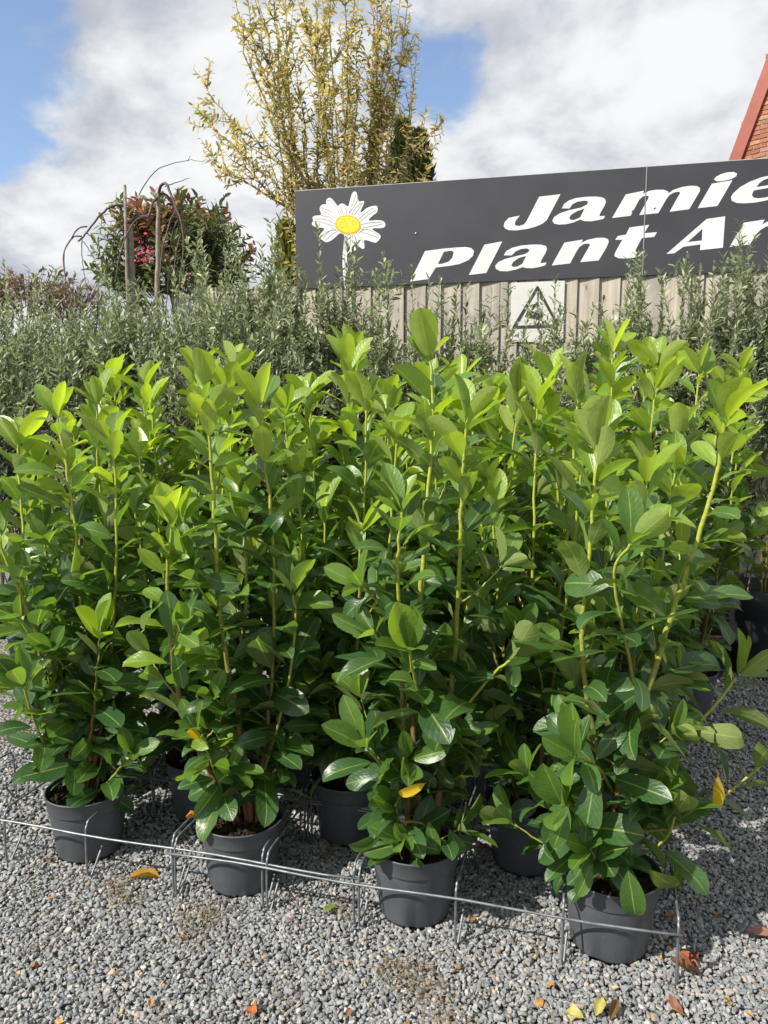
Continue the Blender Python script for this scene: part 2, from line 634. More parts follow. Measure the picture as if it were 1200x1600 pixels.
def ground_material():
    m, nt, b = mat('gravel_ground')
    pos = geo_pos(nt)
    vo = nt.nodes.new('ShaderNodeTexVoronoi')
    vo.inputs['Scale'].default_value = 58
    nt.links.new(pos, vo.inputs['Vector'])
    sp = nt.nodes.new('ShaderNodeSeparateColor')
    nt.links.new(vo.outputs['Color'], sp.inputs[0])
    c = mixc(nt, sp.outputs[0], (0.18, 0.18, 0.18), (0.36, 0.355, 0.35))
    c = mixc(nt, smooth(nt, vo.outputs['Distance'], 0.35, 0.7), c, (0.11, 0.10, 0.09))
    nz = noise(nt, 2.2, 5, 0.6, pos)
    c = mixc(nt, math_node(nt, 'MULTIPLY', smooth(nt, nz, 0.5, 0.75), 0.5), c, (0.11, 0.085, 0.06))
    nt.links.new(c, b.inputs['Base Color'])
    b.inputs['Roughness'].default_value = 0.9
    inv = math_node(nt, 'SUBTRACT', 1.0, vo.outputs['Distance'])
    bump(nt, b, inv, 0.9, 0.02)
    return m


M_GROUND = ground_material()

# ------------------------------------------------------------------ ground
V, F = box_np(-150, 150, -150, 150, -0.2, -0.016)
g = obj('ground', mesh_np('ground', V, F, M_GROUND, False))
tag(g, 'grey gravel yard', None, kind='structure')

# row frame of the racks: u along the rows (to the right and nearer), v towards the fence
TH = 0.262
U = Vector((math.cos(TH), -math.sin(TH), 0))
VV = Vector((math.sin(TH), math.cos(TH), 0))
O = Vector((0.10, 2.335, 0))             # centre of the third front pot


def uv(u, v, z=0.0):
    p = O + U * u + VV * v
    return Vector((p.x, p.y, z))


# pots: (u, v) ---------------------------------------------------------------
FRONT = [(-1.245, 0.03), (-0.61, 0.0), (0.0, 0.0), (0.61, 0.0)]
ROW2 = [(-1.56, 0.41), (-0.965, 0.385), (-0.345, 0.385), (0.325, 0.37)]
ROW3 = [(-1.80, 0.80), (-1.24, 0.80), (-0.62, 0.79), (0.0, 0.80), (0.58, 0.80)]
ROW4 = [(-1.52, 1.2), (-0.93, 1.20), (-0.31, 1.2), (0.31, 1.2), (0.80, 1.26)]
ROW5 = [(-0.62, 1.6), (0.0, 1.6), (0.62, 1.6), (1.06, 2.02)]


# ------------------------------------------------------------------ gravel
def make_gravel():
    base = []
    ico = bmesh.new()
    bmesh.ops.create_icosphere(ico, subdivisions=1, radius=1.0)
    ico.verts.ensure_lookup_table()
    IV = np.array([v.co[:] for v in ico.verts])
    IF = np.array([[v.index for v in f.verts] for f in ico.faces])
    ico.free()
    for k in range(10):
        r = rng.normal(0, 0.16, (len(IV), 1))
        base.append(IV * (1 + r) + rng.normal(0, 0.06, IV.shape))
    pots = np.array([[*uv(u, v)[:2]] for u, v in FRONT + ROW2 + ROW3])
    P, SZ = [], []

    def scatter(x0, x1, y0, y1, step, smin, smax, layers, cond):
        for L in range(layers):
            nx, ny = int((x1 - x0) / step), int((y1 - y0) / step)
            gx, gy = np.meshgrid(np.arange(nx), np.arange(ny))
            x = x0 + (gx.ravel() + rng.uniform(-0.55, 0.55, nx * ny)) * step
            y = y0 + (gy.ravel() + rng.uniform(-0.55, 0.55, nx * ny)) * step
            ok = cond(x, y)
            x, y = x[ok], y[ok]
            s = rng.uniform(smin, smax, len(x)) * rng.choice([0.7, 0.9, 1.0, 1.0, 1.2], len(x))
            z = -0.008 + (0.5 + 0.5 * L) * 0.006 + rng.uniform(-0.003, 0.003, len(x)) - (0.003 if L == 0 else 0)
            P.append(np.stack([x, y, z], 1))
            SZ.append(s)

    def cone(x, y):
        near = np.abs(x) < 0.56 * y + 0.95
        d = np.min(np.hypot(x[:, None] - pots[:, 0], y[:, None] - pots[:, 1]), axis=1)
        return near & (d > 0.112)
    scatter(-2.5, 2.5, 1.30, 2.75, 0.0140, 0.0060, 0.0112, 2, cone)
    scatter(-2.9, 2.9, 2.75, 3.6, 0.018, 0.009, 0.0135, 1, cone)
    scatter(0.6, 3.2, 3.6, 5.2, 0.023, 0.010, 0.015, 1, lambda x, y: cone(x, y))
    P = np.concatenate(P)
    s = np.concatenate(SZ)
    n = len(P)
    q = rng.normal(size=(n, 4))
    q /= np.linalg.norm(q, axis=1)[:, None]
    w, x, y, z = q.T
    Rm = np.stack([1 - 2 * (y * y + z * z), 2 * (x * y - z * w), 2 * (x * z + y * w),
                   2 * (x * y + z * w), 1 - 2 * (x * x + z * z), 2 * (y * z - x * w),
                   2 * (x * z - y * w), 2 * (y * z + x * w), 1 - 2 * (x * x + y * y)], 1).reshape(n, 3, 3)
    sc = np.stack([rng.uniform(0.85, 1.35, n), rng.uniform(0.65, 1.0, n), rng.uniform(0.42, 0.75, n)], 1) * s[:, None]
    kind = rng.integers(0, len(base), n)
    B = np.stack(base)[kind]
    Vv = np.einsum('nij,nvj->nvi', Rm, B * sc[:, None, :])
    Vv[:, :, 2] *= 0.8
    Vv += P[:, None, :]
    # palette: blue-grey, mid grey, pale, tan, pinkish
    pal = np.array([[0.235, 0.25, 0.265], [0.30, 0.31, 0.315], [0.215, 0.225, 0.235], [0.36, 0.355, 0.34], [0.34, 0.29, 0.25], [0.31, 0.27, 0.26], [0.46, 0.45, 0.43], [0.42, 0.33, 0.23]])
    c = pal[rng.choice(8, n, p=[0.34, 0.27, 0.16, 0.11, 0.04, 0.03, 0.04, 0.01])]
    c = c * rng.uniform(0.80, 1.08, (n, 1))
    T = np.repeat(c[:, None, :], len(IV), 1).reshape(-1, 3)
    Fz = (np.arange(n)[:, None, None] * len(IV) + IF[None]).reshape(-1, 3)
    me = mesh_np('gravel', Vv.reshape(-1, 3), Fz, M_STONE, False, T)
    o = obj('gravel', me)
    tag(o, 'loose angular blue-grey gravel covering the yard', 'gravel', kind='stuff')
    print('gravel stones', n)


make_gravel()
# ------------------------------------------------------------------ fence
FA = Vector((-0.641, 5.896, 0))          # sign's left edge on the fence line
FTH = 0.2311
FU = Vector((math.cos(FTH), -math.sin(FTH), 0))
FN = Vector((-math.sin(FTH), -math.cos(FTH), 0))   # towards the yard
SIGN_B, SIGN_T = 2.517, 3.211


def on_fence(x, y, off=0.0):
    """photo pixel -> point on the plane of the sign face shifted by off towards the yard"""
    r = ray(x, y)
    o = Vector((0, 0, CAM_H))
    d = (FA + FN * off - o).dot(FN) / r.dot(FN)
    return o + r * d


fence = empty('fence', FA, -FTH)         # local x along the fence, local -y towards the yard
tag(fence, 'weathered brown-grey close-board timber fence behind the olive shrubs', 'fence')
BW = 0.134
board_meshes = []
for k in range(5):
    w = BW + 0.018
    hgt = 2.535 + [0, 0.012, -0.008, 0.018, 0.005][k]
    # feather edge: thin left edge tucked under, thick right edge
    xs = [0, w * 0.5, w]
    ty = [-0.006, -0.016, -0.027]
    bm = bmesh.new()
    rows = []
    for zz in np.linspace(0.02, hgt, 7):
        row = []
        wob = 0.0025 * math.sin(zz * 3 + k * 2.1)
        for x, t in zip(xs, ty):
            row.append(bm.verts.new((x + wob, t, zz + (0.004 * math.sin(k * 3 + x * 40) if zz > 2 else 0))))
        row.append(bm.verts.new((w + wob, 0, zz)))
        row.append(bm.verts.new((wob, 0, zz)))
        rows.append(row)
    for a, b in zip(rows, rows[1:]):
        for i in range(5):
            j = (i + 1) % 5
            bm.faces.new((a[i], a[j], b[j], b[i]))
    bm.faces.new(rows[-1])
    bm.faces.new(rows[0][::-1])
    bmesh.ops.recalc_face_normals(bm, faces=bm.faces)
    me = bpy.data.meshes.new('board')
    bm.to_mesh(me)
    bm.free()
    me.materials.append(M_FENCE)
    board_meshes.append(me)
for i in range(-6, 40):
    o = obj('board', random.choice(board_meshes), fence, (i * BW + random.uniform(-0.004, 0.004), -0.0015 * (i % 2) - random.uniform(0, 0.002), 0))
    o.rotation_euler = (0, random.uniform(-0.004, 0.004), 0)
for zz in (0.35, 1.3, 2.2):
    V, F = box_np(-6 * BW, 40 * BW, 0.002, 0.042, zz, zz + 0.08)
    obj('rail', mesh_np('rail', V, F, M_FENCE, False), fence)
for k in range(4):
    V, F = box_np(-0.05, 0.05, 0.044, 0.144, 0, 2.52)
    obj('post', mesh_np('post', V, F, M_FENCE, False), fence, (-0.74 + k * 1.9, 0, 0))

# ------------------------------------------------------------------ shop sign
sign = empty('shop_sign', FA + Vector((0, 0, SIGN_B)) , -FTH)
tag(sign, 'long dark grey sign board with white italic lettering and a daisy', 'sign')
SH = SIGN_T - SIGN_B
for k, (x0, x1) in enumerate(((0.0, 2.438), (2.444, 4.88))):
    V, F = box_np(x0, x1, -0.036, -0.030, 0, SH)
    me = mesh_np('panel', V, F, M_SIGN, False)
    bm = bmesh.new(); bm.from_mesh(me)
    bmesh.ops.bevel(bm, geom=bm.edges[:], offset=0.0008, segments=1, affect='EDGES')
    bm.to_mesh(me); bm.free()
    obj('panel', me, sign)
    V, F = box_np(x0 + 0.001, x1 - 0.001, -0.0355, -0.0305, SH - 0.0005, SH + 0.003)
    obj('edge_trim', mesh_np('edge_trim', V, F, M_EDGE, False), sign)
V, F = box_np(2.4375, 2.4445, -0.0385, -0.036, 0.001, SH - 0.001)
obj('joint_strip', mesh_np('joint_strip', V, F, M_LINE, False), sign)
for x, z in ((0.9, 0.35), (2.36, 0.42), (2.5, 0.43)):
    V, F = lathe_np([(0.0001, 0.003), (0.005, 0.002), (0.007, 0)], 12)
    V = V[:, [0, 2, 1]] * [1, -1, 1]
    obj('screw', mesh_np('screw', V, F, M_STEEL), sign, (x, -0.0395, z))
V, F = box_np(0, 4.88, -0.03, -0.0285, 0.02, SH - 0.02)
# battens tie the sign to the fence posts
for x in (0.3, 1.5, 2.7, 3.9):
    V, F = box_np(x, x + 0.05, -0.0295, 0.02, -0.3, SH - 0.03)
    obj('batten', mesh_np('batten', V, F, M_FENCE, False), sign)


def to_sign(px, py, root, off):
    p = on_fence(px, py, off)
    l = p - root.location
    return l.dot(FU), l.z


def outline_obj(name, loops, root, off, thick, material, parent=None, smooth_loop=0):
    cu = bpy.data.curves.new(name, 'CURVE')
    cu.dimensions = '2D'
    cu.fill_mode = 'BOTH'
    cu.extrude = thick
    for lp in loops:
        pts = [to_sign(x, y, root, off) for x, y in lp]
        if smooth_loop:
            q = np.array([(p[0], p[1], 0) for p in pts])
            q = np.vstack([q[-2:], q, q[:2]])
            sp_ = spline(q, len(q) * smooth_loop)
            m = len(sp_)
            cut = int(round(m * 2 / (len(q) - 1)))
            pts = [(a[0], a[1]) for a in sp_[cut:m - int(round(m * 1 / (len(q) - 1)))]]
        s = cu.splines.new('POLY')
        s.points.add(len(pts) - 1)
        for p, (a, b) in zip(s.points, pts):
            p.co = (a, b, 0, 1)
        s.use_cyclic_u = True
    tmp = bpy.data.objects.new('tmp_curve', cu)
    me = bpy.data.meshes.new_from_object(tmp)
    bpy.data.objects.remove(tmp)
    bpy.data.curves.remove(cu)
    # curve lies in local XY: turn to XZ, facing -Y
    n = len(me.vertices)
    co = np.empty(n * 3, dtype=np.float32)
    me.vertices.foreach_get('co', co)
    co = co.reshape(-1, 3)
    co = np.stack([co[:, 0], -co[:, 2] - off, co[:, 1]], 1)
    me.vertices.foreach_set('co', co.astype(np.float32).ravel())
    me.materials.clear()
    me.materials.append(material)
    me.update()
    return obj(name, me, parent if parent else root)


def zm(x0, y0, s, pts):
    return [(x0 + a * s, y0 + b * s) for a, b in pts]


s1 = 230 / 1200
LET = 0.0366
letters = {
    'J': (770, 250, s1, [[(378, 299), (552, 279), (440, 490), (410, 515), (360, 540), (280, 562), (190, 574), (130, 572), (100, 558), (88, 538), (98, 505), (130, 472), (220, 453), (190, 490), (178, 515), (185, 535), (215, 538), (255, 525), (275, 500)]]),
    'a': (770, 250, s1, [[(562, 395), (580, 360), (620, 330), (680, 310), (760, 300), (840, 298), (890, 304), (915, 318), (922, 340), (912, 370), (870, 445), (872, 458), (915, 455), (905, 478), (860, 490), (800, 500), (745, 498), (715, 485), (660, 508), (600, 523), (540, 527), (500, 518), (485, 495), (500, 465), (545, 435), (620, 410), (720, 388), (765, 365), (778, 345), (770, 333), (740, 332), (690, 340), (650, 360), (625, 395)],
                         [(748, 398), (690, 415), (640, 445), (622, 470), (635, 490), (670, 487), (712, 468)]]),
    'm': (970, 240, s1, [[(40, 333), (188, 303), (182, 328), (230, 305), (290, 295), (350, 295), (385, 308), (390, 323), (430, 295), (500, 272), (570, 262), (620, 264), (645, 280), (645, 305), (558, 453), (398, 474), (470, 345), (485, 322), (475, 310), (440, 315), (400, 335), (375, 365), (305, 485), (150, 501), (225, 365), (228, 347), (205, 342), (180, 350), (150, 375), (80, 507), (-71, 525)]]),
    'i': (970, 240, s1, [[(758, 212), (775, 190), (815, 168), (870, 153), (920, 150), (948, 163), (940, 185), (900, 208), (840, 222), (785, 226)], [(742, 245), (910, 217), (788, 427), (627, 445)]]),
    'e': (970, 240, s1, [[(1330, 330), (1260, 362), (1170, 385), (1090, 399), (1010, 405), (945, 402), (905, 385), (898, 355), (915, 325), (970, 275), (1050, 230), (1140, 195), (1220, 178), (1290, 178), (1325, 195), (1320, 225), (1290, 265), (1085, 300), (1068, 335), (1080, 358), (1120, 365), (1180, 358), (1250, 338), (1310, 318)],
                         [(1105, 273), (1200, 258), (1225, 225), (1225, 205), (1205, 200), (1165, 215), (1130, 240)]]),
    'P': (630, 330, s1, [[(178, 325), (320, 306), (430, 296), (510, 292), (555, 300), (577, 325), (568, 365), (530, 400), (460, 430), (380, 445), (300, 455), (265, 459), (208, 553), (57, 573)],
                         [(332, 330), (395, 322), (412, 335), (400, 380), (370, 412), (320, 428), (282, 432)]]),
    'l': (630, 330, s1, [[(662, 273), (808, 246), (677, 503), (535, 520)]]),
    'a2': (630, 330, s1, [[(820, 360), (840, 325), (890, 298), (960, 280), (1050, 272), (1120, 272), (1165, 285), (1172, 310), (1160, 340), (1118, 415), (1122, 424), (1168, 418), (1158, 440), (1110, 455), (1050, 465), (1000, 463), (975, 455), (920, 475), (850, 490), (790, 488), (755, 470), (750, 445), (775, 415), (830, 390), (900, 372), (985, 352), (1020, 335), (1030, 315), (1010, 303), (960, 308), (915, 328), (885, 360)],
                          [(1003, 365), (945, 380), (900, 410), (880, 440), (895, 455), (930, 452), (970, 430)]]),
    'n': (840, 320, s1, [[(218, 309), (370, 283), (355, 310), (410, 285), (480, 270), (540, 268), (575, 280), (580, 305), (560, 350), (498, 453), (347, 468), (415, 350), (428, 325), (415, 315), (375, 320), (340, 345), (320, 375), (265, 478), (115, 495)]]),
    't': (840, 320, s1, [[(750, 185), (910, 163), (870, 232), (973, 223), (950, 262), (850, 270), (797, 370), (800, 385), (875, 380), (860, 410), (790, 430), (720, 438), (660, 435), (628, 420), (628, 400), (640, 375), (690, 285), (632, 285), (655, 255), (720, 243)]]),
    'A': (1000, 320, 1 / 6, [[(625, 133), (798, 108), (777, 402), (562, 425), (567, 372), (408, 393), (320, 455), (248, 460)], [(585, 225), (580, 335), (445, 350)]]),
    'r': (1000, 320, 1 / 6, [[(973, 168), (1170, 138), (1143, 187), (1190, 160), (1250, 145), (1300, 150), (1285, 200), (1240, 192), (1180, 205), (1130, 235), (1090, 275), (1030, 372), (840, 395)]]),
}
for k, (x0, y0, s, loops) in letters.items():
    outline_obj('letter', [zm(x0, y0, s, lp) for lp in loops], sign, LET, 0.0004, M_WHITE)
sd = 130 / 1200
petals = [(533, 720), (470, 690), (400, 750), (330, 800), (270, 815), (225, 790), (170, 740), (190, 700), (240, 640), (225, 610), (130, 600), (80, 575), (68, 545), (85, 510), (78, 460), (110, 435), (200, 420), (180, 350), (190, 300), (230, 270), (270, 270), (275, 210), (310, 178), (350, 185), (400, 240), (445, 290), (480, 262), (530, 265), (590, 300), (620, 200), (650, 110), (685, 85), (715, 110), (745, 225), (800, 220), (822, 240), (790, 320), (770, 370), (785, 385), (850, 330), (940, 295), (1010, 300), (1010, 380), (960, 420), (895, 480), (900, 505), (1000, 498), (1090, 510), (1128, 555), (1110, 600), (1050, 615), (960, 615), (950, 640), (1040, 700), (1060, 745), (1010, 810), (970, 822), (830, 785), (825, 850), (825, 900), (795, 912), (740, 880), (700, 930), (650, 950), (610, 1000), (580, 1000), (582, 1200), (570, 1350), (578, 1475), (545, 1475), (515, 1250), (510, 1050), (525, 850)]
daisy = outline_obj('daisy', [zm(480, 290, sd, petals)], sign, LET, 0.0004, M_WHITE, smooth_loop=4)
ring = [(590 + 182 * math.cos(a), 567 + 137 * math.sin(a) + 12 * math.cos(a)) for a in np.linspace(0, 2 * math.pi, 48, endpoint=False)]
ring = [(590 + (x - 590) * (1 + 0.035 * (i % 2)), 567 + (y - 567) * (1 + 0.035 * (i % 2))) for i, (x, y) in enumerate(ring)]
outline_obj('flower_center', [zm(480, 290, sd, ring)], sign, LET + 0.0010, 0.0004, M_ORANGE, daisy)
disc = [(588 + 165 * math.cos(a), 562 + 118 * math.sin(a) + 10 * math.cos(a)) for a in np.linspace(0, 2 * math.pi, 40, endpoint=False)]
outline_obj('flower_center', [zm(480, 290, sd, disc)], sign, LET + 0.0020, 0.0004, M_YELLOW, daisy)
acc = Acc()
lines = [[(415, 560), (300, 500), (190, 480), (110, 485)], [(405, 590), (280, 550), (180, 520), (100, 510)], [(400, 520), (330, 455), (200, 430)],
         [(440, 480), (350, 380), (240, 330), (200, 315)], [(430, 490), (300, 400), (215, 350)], [(475, 430), (420, 320), (340, 225), (290, 215)],
         [(500, 420), (440, 300), (350, 205)], [(520, 415), (490, 330), (470, 290)], [(570, 410), (560, 340), (520, 285)], [(600, 410), (640, 300), (690, 170), (690, 115)],
         [(640, 420), (700, 320), (780, 250)], [(610, 400), (680, 290), (725, 210), (720, 160)], [(680, 420), (740, 340), (800, 240)], [(750, 480), (850, 390), (960, 320)],
         [(770, 510), (870, 430), (990, 350)], [(780, 560), (900, 535), (1080, 525)], [(790, 610), (920, 590), (1090, 550)], [(770, 630), (900, 640), (1030, 720)],
         [(760, 660), (880, 700), (1030, 750)], [(740, 690), (800, 640), (820, 640)], [(720, 700), (790, 780), (800, 830)], [(430, 640), (330, 650), (230, 750)],
         [(440, 655), (360, 700), (270, 790)], [(400, 640), (300, 660), (200, 740)], [(550, 720), (550, 840), (590, 910), (620, 860), (625, 720)], [(650, 710), (660, 790), (650, 830)],
         [(545, 730), (530, 900), (540, 1100), (545, 1300)], [(680, 710), (700, 780), (740, 870)], [(340, 605), (420, 640)]]
for ln in lines:
    q = spline([(*to_sign(x, y, sign, LET), 0) for x, y in zm(480, 290, sd, ln)], 10)
    q = np.stack([q[:, 0], np.full(len(q), -LET - 0.0009), q[:, 1]], 1)
    Vt, Ft = tube_np(q, 0.0014, 4)
    acc.add(Vt, Ft)
for k in range(26):                       # seed dots on the flower centre
    a, r = random.uniform(0, 6.28), math.sqrt(random.uniform(0.02, 0.8))
    x, z = to_sign(480 + sd * (588 + 150 * r * math.cos(a)), 290 + sd * (562 + 105 * r * math.sin(a)), sign, LET)
    Vt, Ft = box_np(x - 0.0022, x + 0.0022, -LET - 0.0032, -LET - 0.0024, z - 0.0018, z + 0.0018)
    acc.add(Vt, Ft)
obj('petal_line', acc.mesh('petal_line', M_LINE), daisy)

# ------------------------------------------------------------------ warning plate on the fence
pl = on_fence(840, 443, 0.034)
plate = empty('warning_sign', Vector((pl.x, pl.y, pl.z)), -FTH)
tag(plate, 'faded white warning plate with black triangle and camera on the fence', 'warning sign')


def on_plate(px, py):
    return to_sign(px, py, plate, 0.034)


x0, z0 = on_plate(797, 535)
x1, z1 = on_plate(882.5, 438.5)
zt = SIGN_B - 0.004 - pl.z
V, F = box_np(x0, x1, 0.0, 0.004, z0, min(z1, zt))
obj('plate', mesh_np('plate', V, F, M_PLATE, False), plate)
off0 = to_sign


def plate_outline(name, loops, d, material):
    lp2 = loops
    cu = outline_obj(name, lp2, plate, 0.034, 0.0006, material, plate)
    co = np.empty(len(cu.data.vertices) * 3, dtype=np.float32)
    cu.data.vertices.foreach_get('co', co)
    co = co.reshape(-1, 3)
    co[:, 1] += 0.034 - d
    cu.data.vertices.foreach_set('co', co.ravel())
    cu.data.update()
    return cu


s12 = 1 / 12
plate_outline('triangle', [zm(800, 420, s12, [(462, 328), (485, 322), (500, 335), (888, 1070), (880, 1095), (860, 1103), (30, 1125), (5, 1110), (10, 1085)]),
                           zm(800, 420, s12, [(474, 405), (820, 1045), (95, 1066)])], 0.0015, M_BLACK)
plate_outline('camera_symbol', [zm(800, 420, s12, [(300, 775), (595, 850), (545, 972), (240, 900)])], 0.0015, M_BLACK)
plate_outline('camera_symbol', [zm(800, 420, s12, [(470, 612), (492, 612), (492, 790), (515, 800), (510, 812), (428, 795), (430, 782), (468, 782)])], 0.0015, M_BLACK)
plate_outline('camera_symbol', [zm(800, 420, s12, [(345, 680), (470, 640), (470, 670), (400, 750)])], 0.0015, M_BLACK)
for px, py in ((873.5, 446), (804, 450), (874, 527)):
    x, z = on_plate(px, py)
    V, F = lathe_np([(0.0001, 0.002), (0.004, 0.0015), (0.006, 0)], 10)
    V = V[:, [0, 2, 1]] * [1, -1, 1]
    obj('screw', mesh_np('screw', V, F, M_STEEL), plate, (x, -0.0005, z))

# ------------------------------------------------------------------ pale board at the end of the fence
pb = PY(300, 470, 6.25)
brd = bpy.data.meshes.new('pale_board')
c = [PY(280, 455, 6.25), PY(300, 463, 6.3), PY(372, 560, 6.35), PY(250, 560, 6.2)]
base = Vector((c[0].x + 0.1, 6.3, 0))
vs = [c[0], c[1], Vector((c[2].x, c[2].y, 0)), Vector((c[3].x, c[3].y, 0))]
vs = [v - base for v in vs]
vb = [v + Vector((0, 0.02, 0)) for v in vs]
brd.from_pydata([tuple(v) for v in vs + vb], [], [(3, 2, 1, 0), (4, 5, 6, 7), (0, 1, 5, 4), (1, 2, 6, 5), (2, 3, 7, 6), (3, 0, 4, 7)])
brd.materials.append(M_BOARD)
o = obj('pale_board', brd, None, base)
tag(o, 'pale grey board with sloping top standing at the end of the fence', 'board')

# ------------------------------------------------------------------ brick gable with red bargeboard
WY = 14.0
B1 = PY(1155, 250, WY)
WTH = R(46)
wd = Vector((math.cos(WTH), -math.sin(WTH), 0))      # along the wall, to the right and nearer
wn = Vector((-math.sin(WTH), -math.cos(WTH), 0))     # outwards, to the viewer


def on_wall(px, py):
    r = ray(px, py)
    o = Vector((0, 0, CAM_H))
    return o + r * ((B1 - o).dot(wn) / r.dot(wn))


B2 = on_wall(1215, 90)
org = Vector((B1.x, B1.y, 0))
sl = (B2.z - B1.z) / (B2 - B1).dot(wd)               # verge slope
eave_z = 3.1
xe = (eave_z - B1.z) / sl
half = 3.0
xa = xe + half
za = eave_z + half * sl
print('gable slope', math.degrees(math.atan(sl)), 'apex', za)
house = empty('brick_building', org, -WTH)
tag(house, 'old red brick gable with red bargeboards rising behind the sign', 'building')
DEP = 6.0
gv = [(xe, 0, 0), (xe + 2 * half, 0, 0), (xe + 2 * half, 0, eave_z), (xa, 0, za), (xe, 0, eave_z)]
gb = [(x, DEP, z) for x, y, z in gv]
me = bpy.data.meshes.new('wall')
me.from_pydata(gv + gb, [], [(0, 1, 2, 3, 4), (9, 8, 7, 6, 5), (0, 5, 6, 1), (1, 6, 7, 2), (4, 9, 5, 0)])
me.materials.append(M_BWALL)
wall = obj('wall', me, house)
nrm = Vector((-sl, 0, 1)).normalized()               # normal of the left slope (local)
tl = Vector((1, 0, sl)).normalized()
for side in (-1, 1):
    # roof slab
    P0 = Vector((xe, 0, eave_z)) if side < 0 else Vector((xe + 2 * half, 0, eave_z))
    A = Vector((xa, 0, za))
    tdir = (A - P0).normalized()
    nn = Vector((-tdir.z, 0, tdir.x)) if side < 0 else Vector((tdir.z, 0, -tdir.x))
    p = [P0 - tdir * 0.35 + nn * 0.004, A + nn * 0.004, A + nn * 0.13, P0 - tdir * 0.35 + nn * 0.13]
    vs = [(q.x, -0.02, q.z) for q in p] + [(q.x, DEP + 0.15, q.z) for q in p]
    me = bpy.data.meshes.new('roof')
    me.from_pydata(vs, [], [(0, 1, 2, 3), (7, 6, 5, 4), (0, 4, 5, 1), (1, 5, 6, 2), (2, 6, 7, 3), (3, 7, 4, 0)])
    me.materials.append(M_TILE)
    roof = obj('roof', me, house)
    p = [P0 - tdir * 0.36 - nn * 0.06, A - nn * 0.06, A + nn * 0.15, P0 - tdir * 0.36 + nn * 0.15]
    vs = [(q.x, -0.07, q.z) for q in p] + [(q.x, -0.025, q.z) for q in p]
    me = bpy.data.meshes.new('bargeboard')
    me.from_pydata(vs, [], [(0, 1, 2, 3), (7, 6, 5, 4), (0, 4, 5, 1), (1, 5, 6, 2), (2, 6, 7, 3), (3, 7, 4, 0)])
    me.materials.append(M_RED)
    bm = bmesh.new(); bm.from_mesh(me); bmesh.ops.recalc_face_normals(bm, faces=bm.faces); bm.to_mesh(me); bm.free()
    obj('bargeboard', me, house)
bricks = []
for k in range(4):
    V, F = box_np(-0.1075, 0.1075, -0.014, 0.0, -0.0325, 0.0325)
    V = V + rng.normal(0, 0.0025, V.shape)
    V[:, 1] = np.where(V[:, 1] < -0.007, V[:, 1], 0.002)
    me = mesh_np('brick', V, F, M_BRICK, False)
    bm = bmesh.new(); bm.from_mesh(me)
    bmesh.ops.bevel(bm, geom=[e for e in bm.edges if all(v.co.y < -0.005 for v in e.verts)], offset=0.004, segments=1, affect='EDGES')
    bm.to_mesh(me); bm.free()
    bricks.append(me)
V, F = box_np(0.0, 2.2, -0.004, 0.0, B1.z - 0.35, B1.z - 0.34)
cand = []
for r_ in range(0, 140):
    z = r_ * 0.075 + 0.0375
    for c_ in range(-40, 60):
        x = c_ * 0.2275 + (0.114 if r_ % 2 else 0)
        if z > eave_z + (x + 0.13 - xe) * sl - 0.04 or x < xe + 0.1:
            continue
        p = org + wd * x + Vector((0, 0, z))
        d = p.y * math.cos(PITCH) - (p.z - CAM_H) * math.sin(PITCH)
        u_ = 600 + FPX * p.x / d
        v_ = 800 - FPX * (p.y * math.sin(PITCH) + (p.z - CAM_H) * math.cos(PITCH)) / d
        score = max(0, u_ - 1200) + max(0, v_ - 262) * 0.8 + max(0, 60 - v_) * 0.5
        cand.append((score, x, z))
cand.sort()
for sc_, x, z in cand[:300]:
    obj('brick', random.choice(bricks), wall, (x, -0.001, z))

# ------------------------------------------------------------------ generic foliage builders


def pick(pal, n, jit=0.15):
    pal = np.array(pal, float)
    c = pal[rng.integers(0, len(pal), n)]
    return c * rng.uniform(1 - jit, 1 + jit, (n, 1))


def rand_perp(D):
    r = rng.normal(size=D.shape)
    r -= D * np.sum(r * D, 1)[:, None]
    return unit(r)


def shoot_leaves(acc, pts, spacing, L, Wd, ang, pal, start=0.15, opposite=True, curl=0.12, jit=0.2):
    seg = np.linalg.norm(np.diff(pts, axis=0), axis=1)
    cum = np.concatenate([[0], np.cumsum(seg)])
    tot = cum[-1]
    ss = np.arange(tot * start, tot, spacing)
    if len(ss) == 0:
        return
    ss = ss + rng.uniform(-0.3, 0.3, len(ss)) * spacing
    ss = np.clip(ss, 0, tot)
    P = np.stack([np.interp(ss, cum, pts[:, k]) for k in range(3)], 1)
    T = unit(np.gradient(pts, axis=0))
    T = unit(np.stack([np.interp(ss, cum, T[:, k]) for k in range(3)], 1))
    reps = 2 if opposite else 1
    base_r = rand_perp(T)
    for k in range(reps):
        rad = base_r * (1 if k == 0 else -1)
        a = ang + rng.normal(0, 0.22, len(ss))
        D = T * np.cos(a)[:, None] + rad * np.sin(a)[:, None]
        Nn = T * np.sin(a)[:, None] - rad * np.cos(a)[:, None]
        Nn = unit(Nn + rng.normal(0, 0.35, Nn.shape))
        ll = L * rng.uniform(0.65, 1.2, len(ss))
        V, F = leaves_np(P, D, Nn, ll, ll * Wd, rng.uniform(0.1, 0.5, len(ss)), curl * rng.uniform(0.2, 1.8, len(ss)))
        acc.add(V, F, np.repeat(pick(pal, len(ss), jit), 8, 0))


# ------------------------------------------------------------------ olive shrubs
OLIVE = [(0.20, 0.25, 0.155), (0.155, 0.20, 0.12), (0.28, 0.325, 0.21), (0.12, 0.155, 0.09), (0.34, 0.385, 0.25), (0.42, 0.45, 0.29)]


